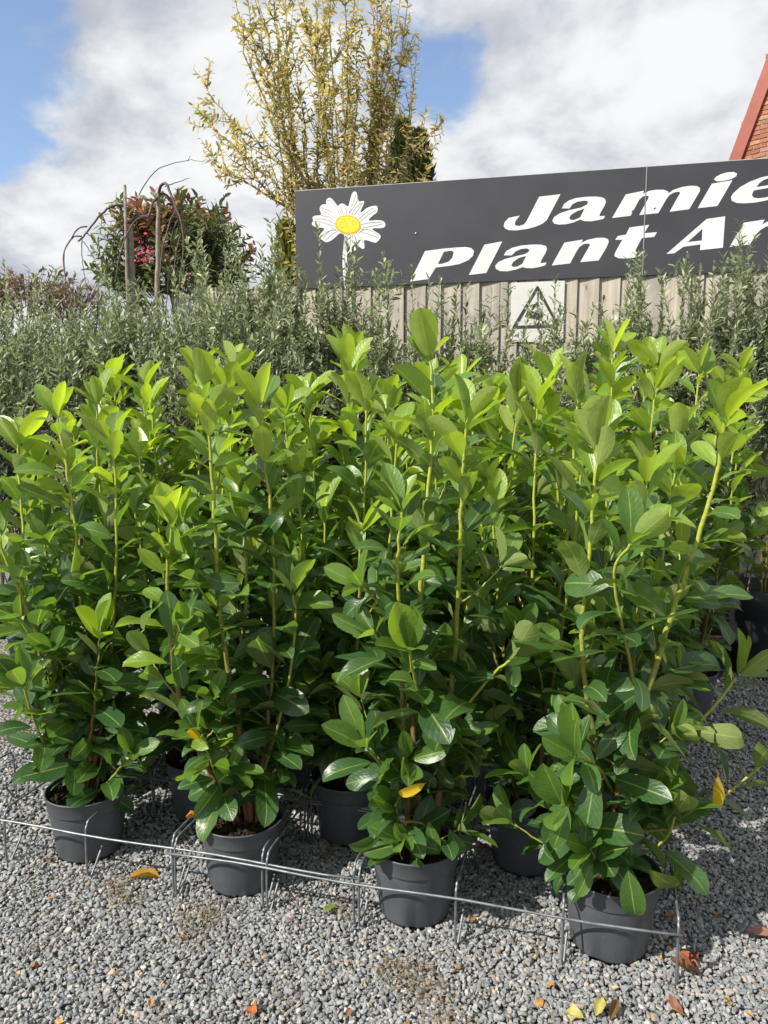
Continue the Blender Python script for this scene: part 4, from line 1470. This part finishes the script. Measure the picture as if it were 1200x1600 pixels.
class Laurel:
    def finish(s):
        if not s.extra:
            return
        ref = LEAF[0]
        nv = len(ref.vertices)
        fidx = np.array([list(p.vertices) for p in ref.polygons])
        n = len(s.extra)
        V = np.concatenate(s.extra)
        F = (np.arange(n)[:, None, None] * nv + fidx[None]).reshape(-1, 4)
        me = mesh_np('foliage', V, F, M_LAUREL_T, True, np.repeat(np.array(s.extra_c), nv, 0))
        ul = me.uv_layers.new(name='UVMap')
        ru = np.array([d.uv[:] for d in ref.uv_layers[0].data], dtype=np.float32)
        ul.data.foreach_set('uv', np.tile(ru, (n, 1)).ravel())
        tag(obj('foliage', me, s.root), kind='stuff')

    def __init__(s, base, label, group, bright=0.0):
        s.root = empty('potted_laurel', base)
        s.base = np.array(base)
        PLANTS.append(s)
        s.bright = bright
        tag(s.root, label, 'potted plant', group)
        p = obj('pot', POT_ME, s.root)
        p.rotation_euler = (0, 0, random.uniform(0, 6))
        so = obj('soil', random.choice(SOIL), p)
        so.rotation_euler = (0, 0, random.uniform(0, 6))
        s.count = 0
        s.extra, s.extra_c = [], []
        s.phi = random.uniform(0, 6.28)

    def leaf(s, P, T, rad, a, L, col, young=False, tilt=None):
        s.count += 1
        D = T * math.cos(a) + rad * math.sin(a)
        Nn = T * math.sin(a) - rad * math.cos(a)
        D, Nn = Vector(D).normalized(), Vector(Nn).normalized()
        X = D.cross(Nn).normalized()
        Z = X.cross(D)
        m = Matrix((X, D, Z)).transposed()
        m = m @ Matrix.Rotation(random.gauss(0, 0.45), 3, 'Y') @ Matrix.Rotation(random.gauss(0, 0.15), 3, 'Z')
        me_ = random.choice(YOUNG if young else LEAF)
        w = L * random.uniform(0.9, 1.15)
        if s.count > 296:
            vs = leaf_cache(me_)
            s.extra.append((vs * np.array([w, L, L])) @ np.array(m).T + np.array(P))
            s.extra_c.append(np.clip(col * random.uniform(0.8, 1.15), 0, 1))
            return
        o = bpy.data.objects.new('leaf', me_)
        o.parent = s.root
        o.rotation_mode = 'QUATERNION'
        o.rotation_quaternion = m.to_quaternion()
        o.location = P
        o.scale = (w, L, L)
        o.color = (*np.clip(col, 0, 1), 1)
        COL.objects.link(o)

    def stem(s, pts, r0=0.0085, r1=0.0042, spacing=0.037, start=0.10, side=False, tipgreen=1.0, lmax=0.195, bright=None):
        """pts in world space"""
        P = np.array(pts, float) - s.base
        n = max(10, 5 * len(P))
        c = spline(P, n)
        seg = np.linalg.norm(np.diff(c, axis=0), axis=1)
        cum = np.concatenate([[0], np.cumsum(seg)])
        tot = cum[-1]
        frac = cum / tot
        # slight zigzag at the nodes
        c[1:-1] += rng.normal(0, 0.0009 if side else 0.0022, (n - 2, 3))
        rad = r0 + (r1 - r0) * frac
        V, F = tube_np(c, rad, 7)
        z = c[:, 2]
        age = np.clip((z - 0.30) / 0.85, 0, 1) if not side else np.clip(0.45 + 0.55 * frac, 0, 1)
        col = np.where(age[:, None] < 0.5, BROWN + (OLIVEST - BROWN) * (age[:, None] * 2), OLIVEST + (LIME - OLIVEST) * (age[:, None] * 2 - 1))
        obj('stem', mesh_np('stem', V, F, M_STEM, True, np.repeat(col, 7, 0)), s.root)
        Tn = unit(np.gradient(c, axis=0))
        ss = tot * start
        br = s.bright if bright is None else bright
        while ss < tot:
            f = ss / tot
            p = np.array([np.interp(ss, cum, c[:, k]) for k in range(3)])
            T = unit(np.array([np.interp(ss, cum, Tn[:, k]) for k in range(3)]))
            s.phi += 2.399 + random.gauss(0, 0.25)
            A = unit(np.cross(T, np.array([0.2, 1, 0.1])))
            B = np.cross(T, A)
            r = A * math.cos(s.phi) + B * math.sin(s.phi)
            # leaf angle: steep near the tip, spreading or drooping lower down
            a = 1.22 - 0.55 * f ** 2 + random.gauss(0, 0.3)
            z = p[2]
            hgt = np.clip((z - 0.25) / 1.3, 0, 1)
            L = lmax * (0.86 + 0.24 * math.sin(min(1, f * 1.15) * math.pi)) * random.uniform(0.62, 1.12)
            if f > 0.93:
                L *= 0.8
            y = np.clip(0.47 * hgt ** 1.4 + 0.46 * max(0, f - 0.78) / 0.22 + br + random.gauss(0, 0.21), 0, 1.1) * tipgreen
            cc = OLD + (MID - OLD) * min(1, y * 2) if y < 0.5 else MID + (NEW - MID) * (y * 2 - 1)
            if hgt < 0.3 and random.random() < 0.002:
                cc = np.array([0.50, 0.36, 0.02])
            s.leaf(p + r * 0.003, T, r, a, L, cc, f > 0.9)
            ss += spacing * random.uniform(0.7, 1.3) * (1.0 if f < 0.8 else 0.72)
        # terminal tuft
        for k in range(4):
            ph = s.phi + k * 1.9
            r = A * math.cos(ph) + B * math.sin(ph)
            yy = np.clip(0.86 + br + random.gauss(0, 0.16), 0, 1.2) * tipgreen if (not side or c[-1][2] > 0.9) else 0.55
            cc = MID + (NEW - MID) * (yy * 2 - 1) if yy > 0.5 else MID
            s.leaf(c[-1], Tn[-1], r, random.uniform(0.2, 0.85), lmax * random.uniform(0.62, 0.95), cc, True)

    def random_stems(s, n, top, spread=0.2, spacing=0.037, start=0.12, lean=(0, 0)):
        b = s.base
        for k in range(n):
            a = 2 * math.pi * k / n + random.uniform(-0.5, 0.5)
            e = spread * random.uniform(0.45, 1.1)
            h = top * (random.uniform(0.93, 1.02) if k < 2 else random.uniform(0.70, 0.96))
            p0 = (b[0] + 0.035 * math.cos(a), b[1] + 0.035 * math.sin(a), 0.2)
            p1 = (b[0] + e * 0.5 * math.cos(a), b[1] + e * 0.5 * math.sin(a), 0.2 + (h - 0.2) * 0.33)
            p2 = (b[0] + e * 0.85 * math.cos(a) + lean[0] * 0.5, b[1] + e * 0.85 * math.sin(a) + lean[1] * 0.5, 0.2 + (h - 0.2) * 0.68)
            p3 = (b[0] + e * math.cos(a) + lean[0], b[1] + e * math.sin(a) + lean[1], h - 0.05)
            s.stem([p0, p1, p2, p3], spacing=spacing, start=start)
            for j in range(2):
                t = random.uniform(0.25, 0.62)
                q = np.array(spline([p0, p1, p2, p3], 40)[int(t * 40)])
                aa = a + random.uniform(-1.3, 1.3)
                rr = random.uniform(0.10, 0.17)
                e1 = q + np.array([math.cos(aa) * rr, math.sin(aa) * rr, random.uniform(0.10, 0.2)])
                s.stem([q, (q + e1) / 2 + np.array([0, 0, -0.015]), e1], 0.0042, 0.0022, spacing=0.036, start=0.25, side=True, tipgreen=0.75, lmax=0.155)

    def low_shoots(s, n, h=(0.10, 0.5), reach=(0.12, 0.30), arc=(0, 6.28)):
        for k in range(n):
            a = random.uniform(*arc)
            r, hh = random.uniform(*reach), random.uniform(*h)
            b = s.base
            d = (math.cos(a), math.sin(a))
            s.stem([(b[0] + 0.03 * d[0], b[1] + 0.03 * d[1], 0.205), (b[0] + d[0] * r * 0.55, b[1] + d[1] * r * 0.55, 0.21 + hh * 0.45), (b[0] + d[0] * r, b[1] + d[1] * r, 0.21 + hh)],
                   0.0042, 0.002, spacing=0.034, start=0.18, side=True, tipgreen=0.6, lmax=0.145)

    def traced(s, pix, dy=0.0, y0=None, **kw):
        """stem traced in the photograph; its distance follows the pot it grows from"""
        pts = []
        for i, (x, y) in enumerate(pix):
            f = i / (len(pix) - 1)
            pts.append(PY(x, y, s.base[1] + (y0 or 0.0) * (1 - f) + dy * f))
        if not kw.get('side'):
            pts[0].z = 0.205
        s.stem(pts, **kw)
        if not kw.get('side') and len(pix) > 4:
            P = spline([np.array(q) for q in pts], 40)
            for t in (0.16, 0.28, 0.42, 0.56):
                q = P[int(t * 40 + random.uniform(-2, 2))]
                aa = random.uniform(0, 6.28)
                rr = random.uniform(0.08, 0.14)
                e1 = q + np.array([math.cos(aa) * rr, math.sin(aa) * rr, random.uniform(0.08, 0.15)])
                s.stem([q, (q + e1) / 2 + np.array([0, 0, -0.012]), e1], 0.004, 0.0022, spacing=0.037, start=0.3, side=True, tipgreen=0.65, lmax=0.155)


# ---- front row, each plant with the stems seen in the photograph
p = Laurel(uv(*FRONT[0]), 'leafy potted laurel leaning outwards, at the open end of the front wire rack', None, 0.05)
p.traced([(122, 1222), (112, 1150), (85, 1050), (45, 960), (5, 865), (-15, 800)], -0.08, r0=0.0115)
p.traced([(128, 1222), (125, 1120), (128, 980), (120, 850), (105, 740), (90, 655)], 0.10)
p.traced([(118, 1222), (80, 1100), (50, 960), (35, 820), (28, 700)], 0.22)
p.traced([(134, 1222), (165, 1100), (178, 960), (182, 830), (178, 700)], 0.05)
p.traced([(110, 1222), (85, 1190), (55, 1130), (38, 1075)], -0.12, side=True, r0=0.005, tipgreen=0.75)
p.traced([(125, 1222), (140, 1160), (150, 1080), (155, 1000)], -0.14, r0=0.006)
p.low_shoots(9)

p = Laurel(uv(*FRONT[1]), 'potted laurel with a glowing yellow-green shoot tip, its pot between doubled rack wires', None, 0.0)
p.traced([(390, 1232), (374, 1130), (350, 1000), (338, 850), (330, 720), (318, 610)], 0.0, r0=0.0125, spacing=0.037)
p.traced([(372, 1235), (320, 1190), (285, 1110), (266, 1000), (262, 900), (268, 825)], -0.12, r0=0.0115, bright=0.6)
p.traced([(400, 1232), (418, 1130), (428, 1000), (426, 850), (415, 730), (408, 640)], 0.12)
p.traced([(402, 1234), (430, 1150), (452, 1060), (462, 970), (458, 930)], -0.02, side=True, r0=0.006, tipgreen=0.6)
p.traced([(385, 1232), (370, 1140), (380, 1000), (385, 880), (372, 760)], 0.18)
p.low_shoots(5, arc=(-0.4, 3.5))
p.low_shoots(1)

p = Laurel(uv(*FRONT[2]), 'potted laurel with one yellow leaf low on it, pot mid front rack', None, -0.05)
p.traced([(640, 1282), (632, 1160), (628, 1010), (622, 890), (628, 800)], -0.10, r0=0.0115)
p.traced([(682, 1270), (692, 1160), (710, 1050), (716, 900), (720, 780), (728, 670)], -0.06, r0=0.0125, spacing=0.037)
p.traced([(660, 1275), (645, 1120), (655, 950), (668, 800), (676, 650), (672, 565)], 0.10, r0=0.0115, spacing=0.037)
p.traced([(698, 1140), (735, 1095), (775, 1050), (800, 1030)], -0.10, y0=-0.05, side=True, r0=0.005, tipgreen=0.7)
p.traced([(690, 1150), (665, 1110), (648, 1060), (640, 1020)], -0.2, y0=-0.05, side=True, r0=0.004, tipgreen=0.7)
p.traced([(640, 1240), (600, 1200), (575, 1170)], -0.1, side=True, r0=0.004, tipgreen=0.5)
p.low_shoots(5, arc=(-0.4, 3.5))
p.low_shoots(3, h=(0.06, 0.22), reach=(0.10, 0.18), arc=(3.5, 5.9))
def hang(p, px, py, dy, L, side_=0.0, col=None):
    p.leaf(np.array(PY(px, py, p.base[1] + dy)) - p.base, np.array([side_, 0, -1.0]), np.array([0, 1.0, 0]), -0.3, L, MID * 0.9 if col is None else col)


hang(p, 668, 1278, -0.12, 0.12)
hang(p, 700, 1290, -0.10, 0.12, 0.5)
hang(p, 600, 1300, -0.12, 0.13, -1.8)
hang(p, 625, 1290, -0.12, 0.11, -0.4)
yl = np.array(PY(668, 1222, p.base[1] - 0.21)) - p.base
p.leaf(yl, np.array([-1.0, 0, -0.25]), np.array([0, 1.0, 0]), -0.3, 0.095, np.array([0.75, 0.5, 0.015]))
p.leaf(np.array(PY(668, 1290, p.base[1] - 0.07)) - p.base, np.array([0, 0, 1.0]), np.array([-0.9, -0.3, 0]), 1.2, 0.08, np.array([0.6, 0.42, 0.02]))

p = Laurel(uv(*FRONT[3]), 'potted laurel with a thick leaning lime stem, pot at the rack corner', None, 0.0)
p.traced([(940, 1322), (938, 1220), (914, 1060), (912, 950), (925, 820), (932, 705)], 0.02, r0=0.0115, spacing=0.037)
p.traced([(950, 1320), (965, 1230), (1005, 1110), (1050, 960), (1095, 830), (1125, 720), (1132, 660)], -0.08, r0=0.0118, r1=0.0050, spacing=0.042, bright=0.1)
p.traced([(945, 1320), (975, 1200), (990, 1050), (1000, 900), (1010, 760)], 0.22)
p.traced([(955, 1325), (1000, 1335), (1040, 1310), (1055, 1275)], -0.05, side=True, r0=0.004, tipgreen=0.8)
p.traced([(935, 1320), (905, 1290), (880, 1262)], -0.10, side=True, r0=0.004, tipgreen=0.6)
hang(p, 980, 1352, -0.17, 0.155)
hang(p, 925, 1345, -0.14, 0.11, -0.4)
hang(p, 1010, 1355, -0.15, 0.13, 1.8, NEW * 0.6)
hang(p, 890, 1255, -0.2, 0.13, -0.5)
p.traced([(960, 1240), (935, 1200), (900, 1180)], -0.2, side=True, r0=0.004, tipgreen=0.55)
p.traced([(965, 1235), (1040, 1170), (1110, 1110), (1150, 1060)], 0.10, side=True, r0=0.006, tipgreen=0.8)
p.traced([(960, 1300), (1060, 1290), (1130, 1245), (1205, 1180)], 0.05, side=True, r0=0.006, tipgreen=0.8)
p.traced([(1000, 1130), (985, 1040), (960, 900), (985, 850)], -0.12, side=True, r0=0.005, tipgreen=0.8)
p.low_shoots(3, arc=(-0.6, 3.6))
p.low_shoots(2, h=(0.08, 0.25), reach=(0.10, 0.18), arc=(3.5, 5.9))

print('front', p.count)
tops2 = [1.66, 1.70, 1.66, 1.72]
for k, (u, v) in enumerate(ROW2):
    lab2 = ['second-row potted laurel directly behind the one at the open rack end', 'second-row potted laurel between the rack-end plant and the glowing-tipped one',
            'second-row potted laurel with a pale shoot reaching out between two front pots', 'second-row potted laurel behind the gap before the thick lime stem'][k]
    p = Laurel(uv(u, v), lab2, 'laurels of the second row', 0.0)
    p.random_stems(5, tops2[k], 0.22)
    if k == 2:
        p.traced([(532, 1190), (550, 1160), (525, 1110), (492, 1045), (470, 1010)], -0.05, side=True, r0=0.006, tipgreen=0.75)
        p.traced([(540, 1190), (548, 1130), (540, 1060)], -0.15, side=True, r0=0.005, tipgreen=0.7)
    p.low_shoots(6)

L3 = 'tall potted laurel in the crowded back rows, only its upper shoots in view'
for row, tops in ((ROW3, (1.72, 1.80, 1.90, 1.76, 1.80)), (ROW4, (1.74, 1.80, 1.70, 1.74, 1.80)), (ROW5, (1.70, 1.76, 1.78, 1.82))):
    for (u, v), tp in zip(row, tops):
        p = Laurel(uv(u, v), L3, 'laurels of the back rows', 0.08)
        p.random_stems(6 if row is not ROW5 else 5, tp + 0.05, 0.25, spacing=0.038, start=0.12)
        print('leaves', p.count)
        p.low_shoots(1)

for q in PLANTS:
    q.finish()

# the broad-leaved plant in the large black pot
for k in range(3):
    c = np.array([[0.02 * k - 0.02, 0, 0.46], [0.03 * k - 0.04, -0.02, 0.7], [0.06 * k - 0.09, -0.03, 0.95 + 0.1 * k]])
    V, F = tube_np(spline(c, 8), np.linspace(0.008, 0.004, 8), 6)
    obj('stem', mesh_np('stem', V, F, M_STEM, True, np.tile(OLIVEST, (len(V), 1))), root)
    for j in range(9):
        t = 0.2 + 0.8 * j / 8
        q = c[0] + (c[2] - c[0]) * t
        o = obj('leaf', random.choice(LEAF), root, q)
        a = j * 2.4 + k
        o.rotation_euler = (0.7, 0, a)
        o.scale = (0.15,) * 3
        o.color = (*(MID * random.uniform(0.6, 1.1)), 1)

# ------------------------------------------------------------------ wire racks
WZ = 0.165


def wire(pts, r=0.0031, sides=7):
    V, F = tube_np(np.array(pts), r, sides)
    n = len(pts)
    V = np.vstack([V, np.array(pts[0])[None], np.array(pts[-1])[None]])
    a, b = n * sides, n * sides + 1
    Fl = [list(f) for f in F] + [[(i + 1) % sides, i, a] for i in range(sides)] + [[(n - 1) * sides + i, (n - 1) * sides + (i + 1) % sides, b] for i in range(sides)]
    return mesh_np('wire', V, Fl, M_WIRE)


def cross_mesh(depth):
    top = 0.198
    half = [(0.012, 0.075, 0.075), (0.006, 0.022, 0.004), (0.004, 0.012, -0.004), (0.001, 0.004, 0.004), (0, 0.0, 0.06), (0, 0.004, 0.165), (0, 0.012, 0.183), (0, 0.03, top)]
    pts = half + [(0, depth * 0.35, top), (0, depth * 0.65, top)] + [(x, depth - y, z) for x, y, z in half[::-1]]
    return wire(spline(pts, 60), 0.0040)


DEPTH = 0.425
CROSS = cross_mesh(DEPTH)


def rack(u0, u1, v0, crosses, label, group, dz=0.0, tilt=0.0):
    root = empty('wire_rack', uv(u0, v0), -TH)
    root.rotation_euler = (0, 0, -TH + tilt)
    tag(root, label, 'plant rack', group)
    L = u1 - u0
    for y, nm in ((-0.004, 'front_wire'), (DEPTH + 0.004, 'rear_wire')):
        n = 14
        pts = [(L * i / (n - 1), y + random.gauss(0, 0.0008), WZ - 0.008 + dz + 0.004 * math.sin(i * 1.1 + u0)) for i in range(n)]
        obj(nm, wire(pts, 0.0041), root)
    for cx in crosses:
        o = obj('cross_wire', CROSS, root, (cx - u0, 0, dz * 0.5))
        o.rotation_euler = (0, 0, random.gauss(0, 0.02))
    return root


vf = -0.135
rack(-1.82, -0.135, vf - 0.004, [-1.78, -1.47, -1.135, -0.80, -0.475, -0.165], 'galvanised wire rack round the pot at the open end of the front row', None, 0.004)
rack(-0.815, 0.80, vf - 0.014, [-0.785, -0.455, -0.145, 0.16, 0.475, 0.79], 'galvanised wire rack round the three front pots beside the fallen red leaves', None, -0.006)
rack(-1.50, 0.13, vf + 0.42, [-1.47, -1.13, -0.82, -0.49, -0.18, 0.10], 'galvanised wire rack round the second-row pots towards the open end', 'back wire racks', 0.0)
rack(-0.52, 0.52, vf + 0.414, [-0.505, -0.195, 0.125, 0.49], 'short galvanised wire rack doubled against the other second-row rack', 'back wire racks', -0.006)
rack(-1.20, 0.80, vf + 0.85, [-1.13, -0.80, -0.47, -0.15, 0.17, 0.45, 0.76], 'galvanised wire rack round the third-row pots, half hidden by leaves', 'back wire racks', 0.0)

# ------------------------------------------------------------------ fallen leaves
FLAT = [leaf_mesh('fallen_leaf', 0.5, 0.35, 0.3, 0.25, 0.42, M_DRY), leaf_mesh('fallen_leaf', 0.9, -0.5, -0.4, 0.4, 0.5, M_DRY),
        leaf_mesh('fallen_leaf', 0.3, 0.7, 0.6, 0.6, 0.6, M_DRY), leaf_mesh('fallen_leaf', 1.3, 0.3, 0.2, 0.2, 0.34, M_DRY)]


def fallen(px, py, L, rot, col, label, k=0, w=1.0, group=None, z=0.012):
    p = PZ(px, py, z)
    o = obj('fallen_leaf', FLAT[k], None, p)
    o.rotation_euler = (random.uniform(-0.12, 0.2), random.uniform(-0.2, 0.2), rot)
    o.scale = (L * w * 1.1, L * 1.1, L * 1.1)
    o.color = (*col, 1)
    tag(o, label, 'leaf', group)


RB, BR = (0.27, 0.085, 0.045), (0.20, 0.10, 0.055)
fallen(196, 1372, 0.105, -1.25, (0.66, 0.36, 0.025), 'long yellow-orange leaf lying on the gravel in front of the rack end', 3, 1.0, None, 0.018)
fallen(503, 1425, 0.055, -0.95, (0.16, 0.24, 0.05), 'small green leaf lying flat on the gravel before the racks', 0, 1.1)
fallen(395, 1590, 0.055, 0.2, (0.50, 0.12, 0.035), 'small bright red-orange leaf at the edge of the dry patch', 2, 0.9)
fallen(1102, 1524, 0.10, 1.5, RB, 'broad rust-red leaf lying under the corner of the rack', 1, 0.9)
fallen(1095, 1512, 0.085, 0.55, RB, 'curled rust-red leaf standing up beside the broad rust-red leaf', 3, 0.9)
fallen(1088, 1505, 0.065, -0.35, (0.30, 0.08, 0.04), 'narrow rust-brown leaf above the broad rust-red leaf', 3, 0.7)
fallen(1072, 1588, 0.085, 0.5, RB, 'torn rust-red leaf lying alone on open gravel', 2, 0.8)
fallen(1160, 1452, 0.12, -2.0, (0.34, 0.15, 0.11), 'long pinkish-brown leaf lying on gravel right of the rack', 0, 0.9)
fallen(966, 1560, 0.075, 2.6, (0.16, 0.085, 0.035), 'curled dark brown leaf before the rack corner', 3, 0.8)
fallen(915, 1592, 0.06, 0.9, (0.34, 0.33, 0.10), 'crumpled pale yellow-green leaf on the gravel', 2, 1.1)
fallen(930, 1590, 0.055, -0.6, (0.40, 0.36, 0.10), 'small crumpled pale leaf overlapping the yellow-green one', 1, 1.0)
fallen(745, 1320, 0.085, -1.9, (0.42, 0.17, 0.05), 'brown-orange leaf lying between two pots behind the rack', 0, 1.0)
fallen(1035, 1432, 0.055, -1.5, BR, 'brown leaf lying behind the rack leg at the corner', 0, 1.0)
fallen(318, 1272, 0.06, 2.2, (0.5, 0.2, 0.04), 'orange-brown dead leaf lying on the pot soil', 1, 1.0, None, 0.222)
SC_ = 'small dry orange-brown leaf scrap scattered on the gravel'
for px, py in [(44, 1512), (100, 1588), (475 // 2 + 0, 1560), (193, 1516), (290, 1468), (447, 1438), (595, 1520), (640, 1596), (745, 1432), (868, 1540), (920, 1448), (1030, 1490), (1115, 1430), (1130, 1555), (1190, 1545), (850, 1560), (88, 1400), (70, 1345), (140, 1345), (580, 1405), (1180, 1590), (540, 1590), (960, 1500), (720, 1515)]:
    fallen(px, py, random.uniform(0.018, 0.034), random.uniform(0, 6.28), random.choice([(0.45, 0.2, 0.05), (0.34, 0.14, 0.06), (0.5, 0.3, 0.09), (0.25, 0.12, 0.06)]), SC_, random.randrange(4), 1.3, 'dry leaf scraps', 0.010)


# ------------------------------------------------------------------ dry grass and twigs caught in the gravel
def grass():
    acc = Acc()
    for px, py, n, r in [(330, 1430, 240, 0.085), (300, 1455, 120, 0.07), (200, 1405, 130, 0.07), (180, 1385, 100, 0.05), (650, 1540, 260, 0.09), (620, 1515, 120, 0.06), (700, 1590, 150, 0.08), (540, 1425, 60, 0.04),
                         (370, 1315, 70, 0.05), (520, 1330, 120, 0.06), (870, 1600, 80, 0.07), (60, 1480, 60, 0.08), (820, 1470, 60, 0.08), (440, 1560, 90, 0.1), (1000, 1590, 50, 0.1), (250, 1580, 80, 0.12)]:
        c = np.array(PZ(px, py, 0.004))
        for k in range(int(n * 0.55)):
            b = c + np.array([rng.normal(0, r * 0.6), rng.normal(0, r * 0.6), rng.uniform(0, 0.006)])
            a = rng.uniform(0, 6.28)
            L = rng.uniform(0.012, 0.045)
            d = np.array([math.cos(a), math.sin(a), rng.uniform(-0.05, 0.45)]) * L
            pts = np.stack([b, b + d * 0.5 + [0, 0, 0.003], b + d])
            V, F = tube_np(pts, np.array([0.0008, 0.0007, 0.0003]), 3)
            acc.add(V, F, pick([(0.34, 0.22, 0.10), (0.28, 0.17, 0.08), (0.42, 0.31, 0.15), (0.22, 0.14, 0.07), (0.20, 0.22, 0.06)], 1)[0])
    o = obj('dry_grass', acc.mesh('dry_grass', M_FOLIAGE))
    tag(o, 'wisps of dry brown grass caught in the gravel', 'grass', kind='stuff')


grass()
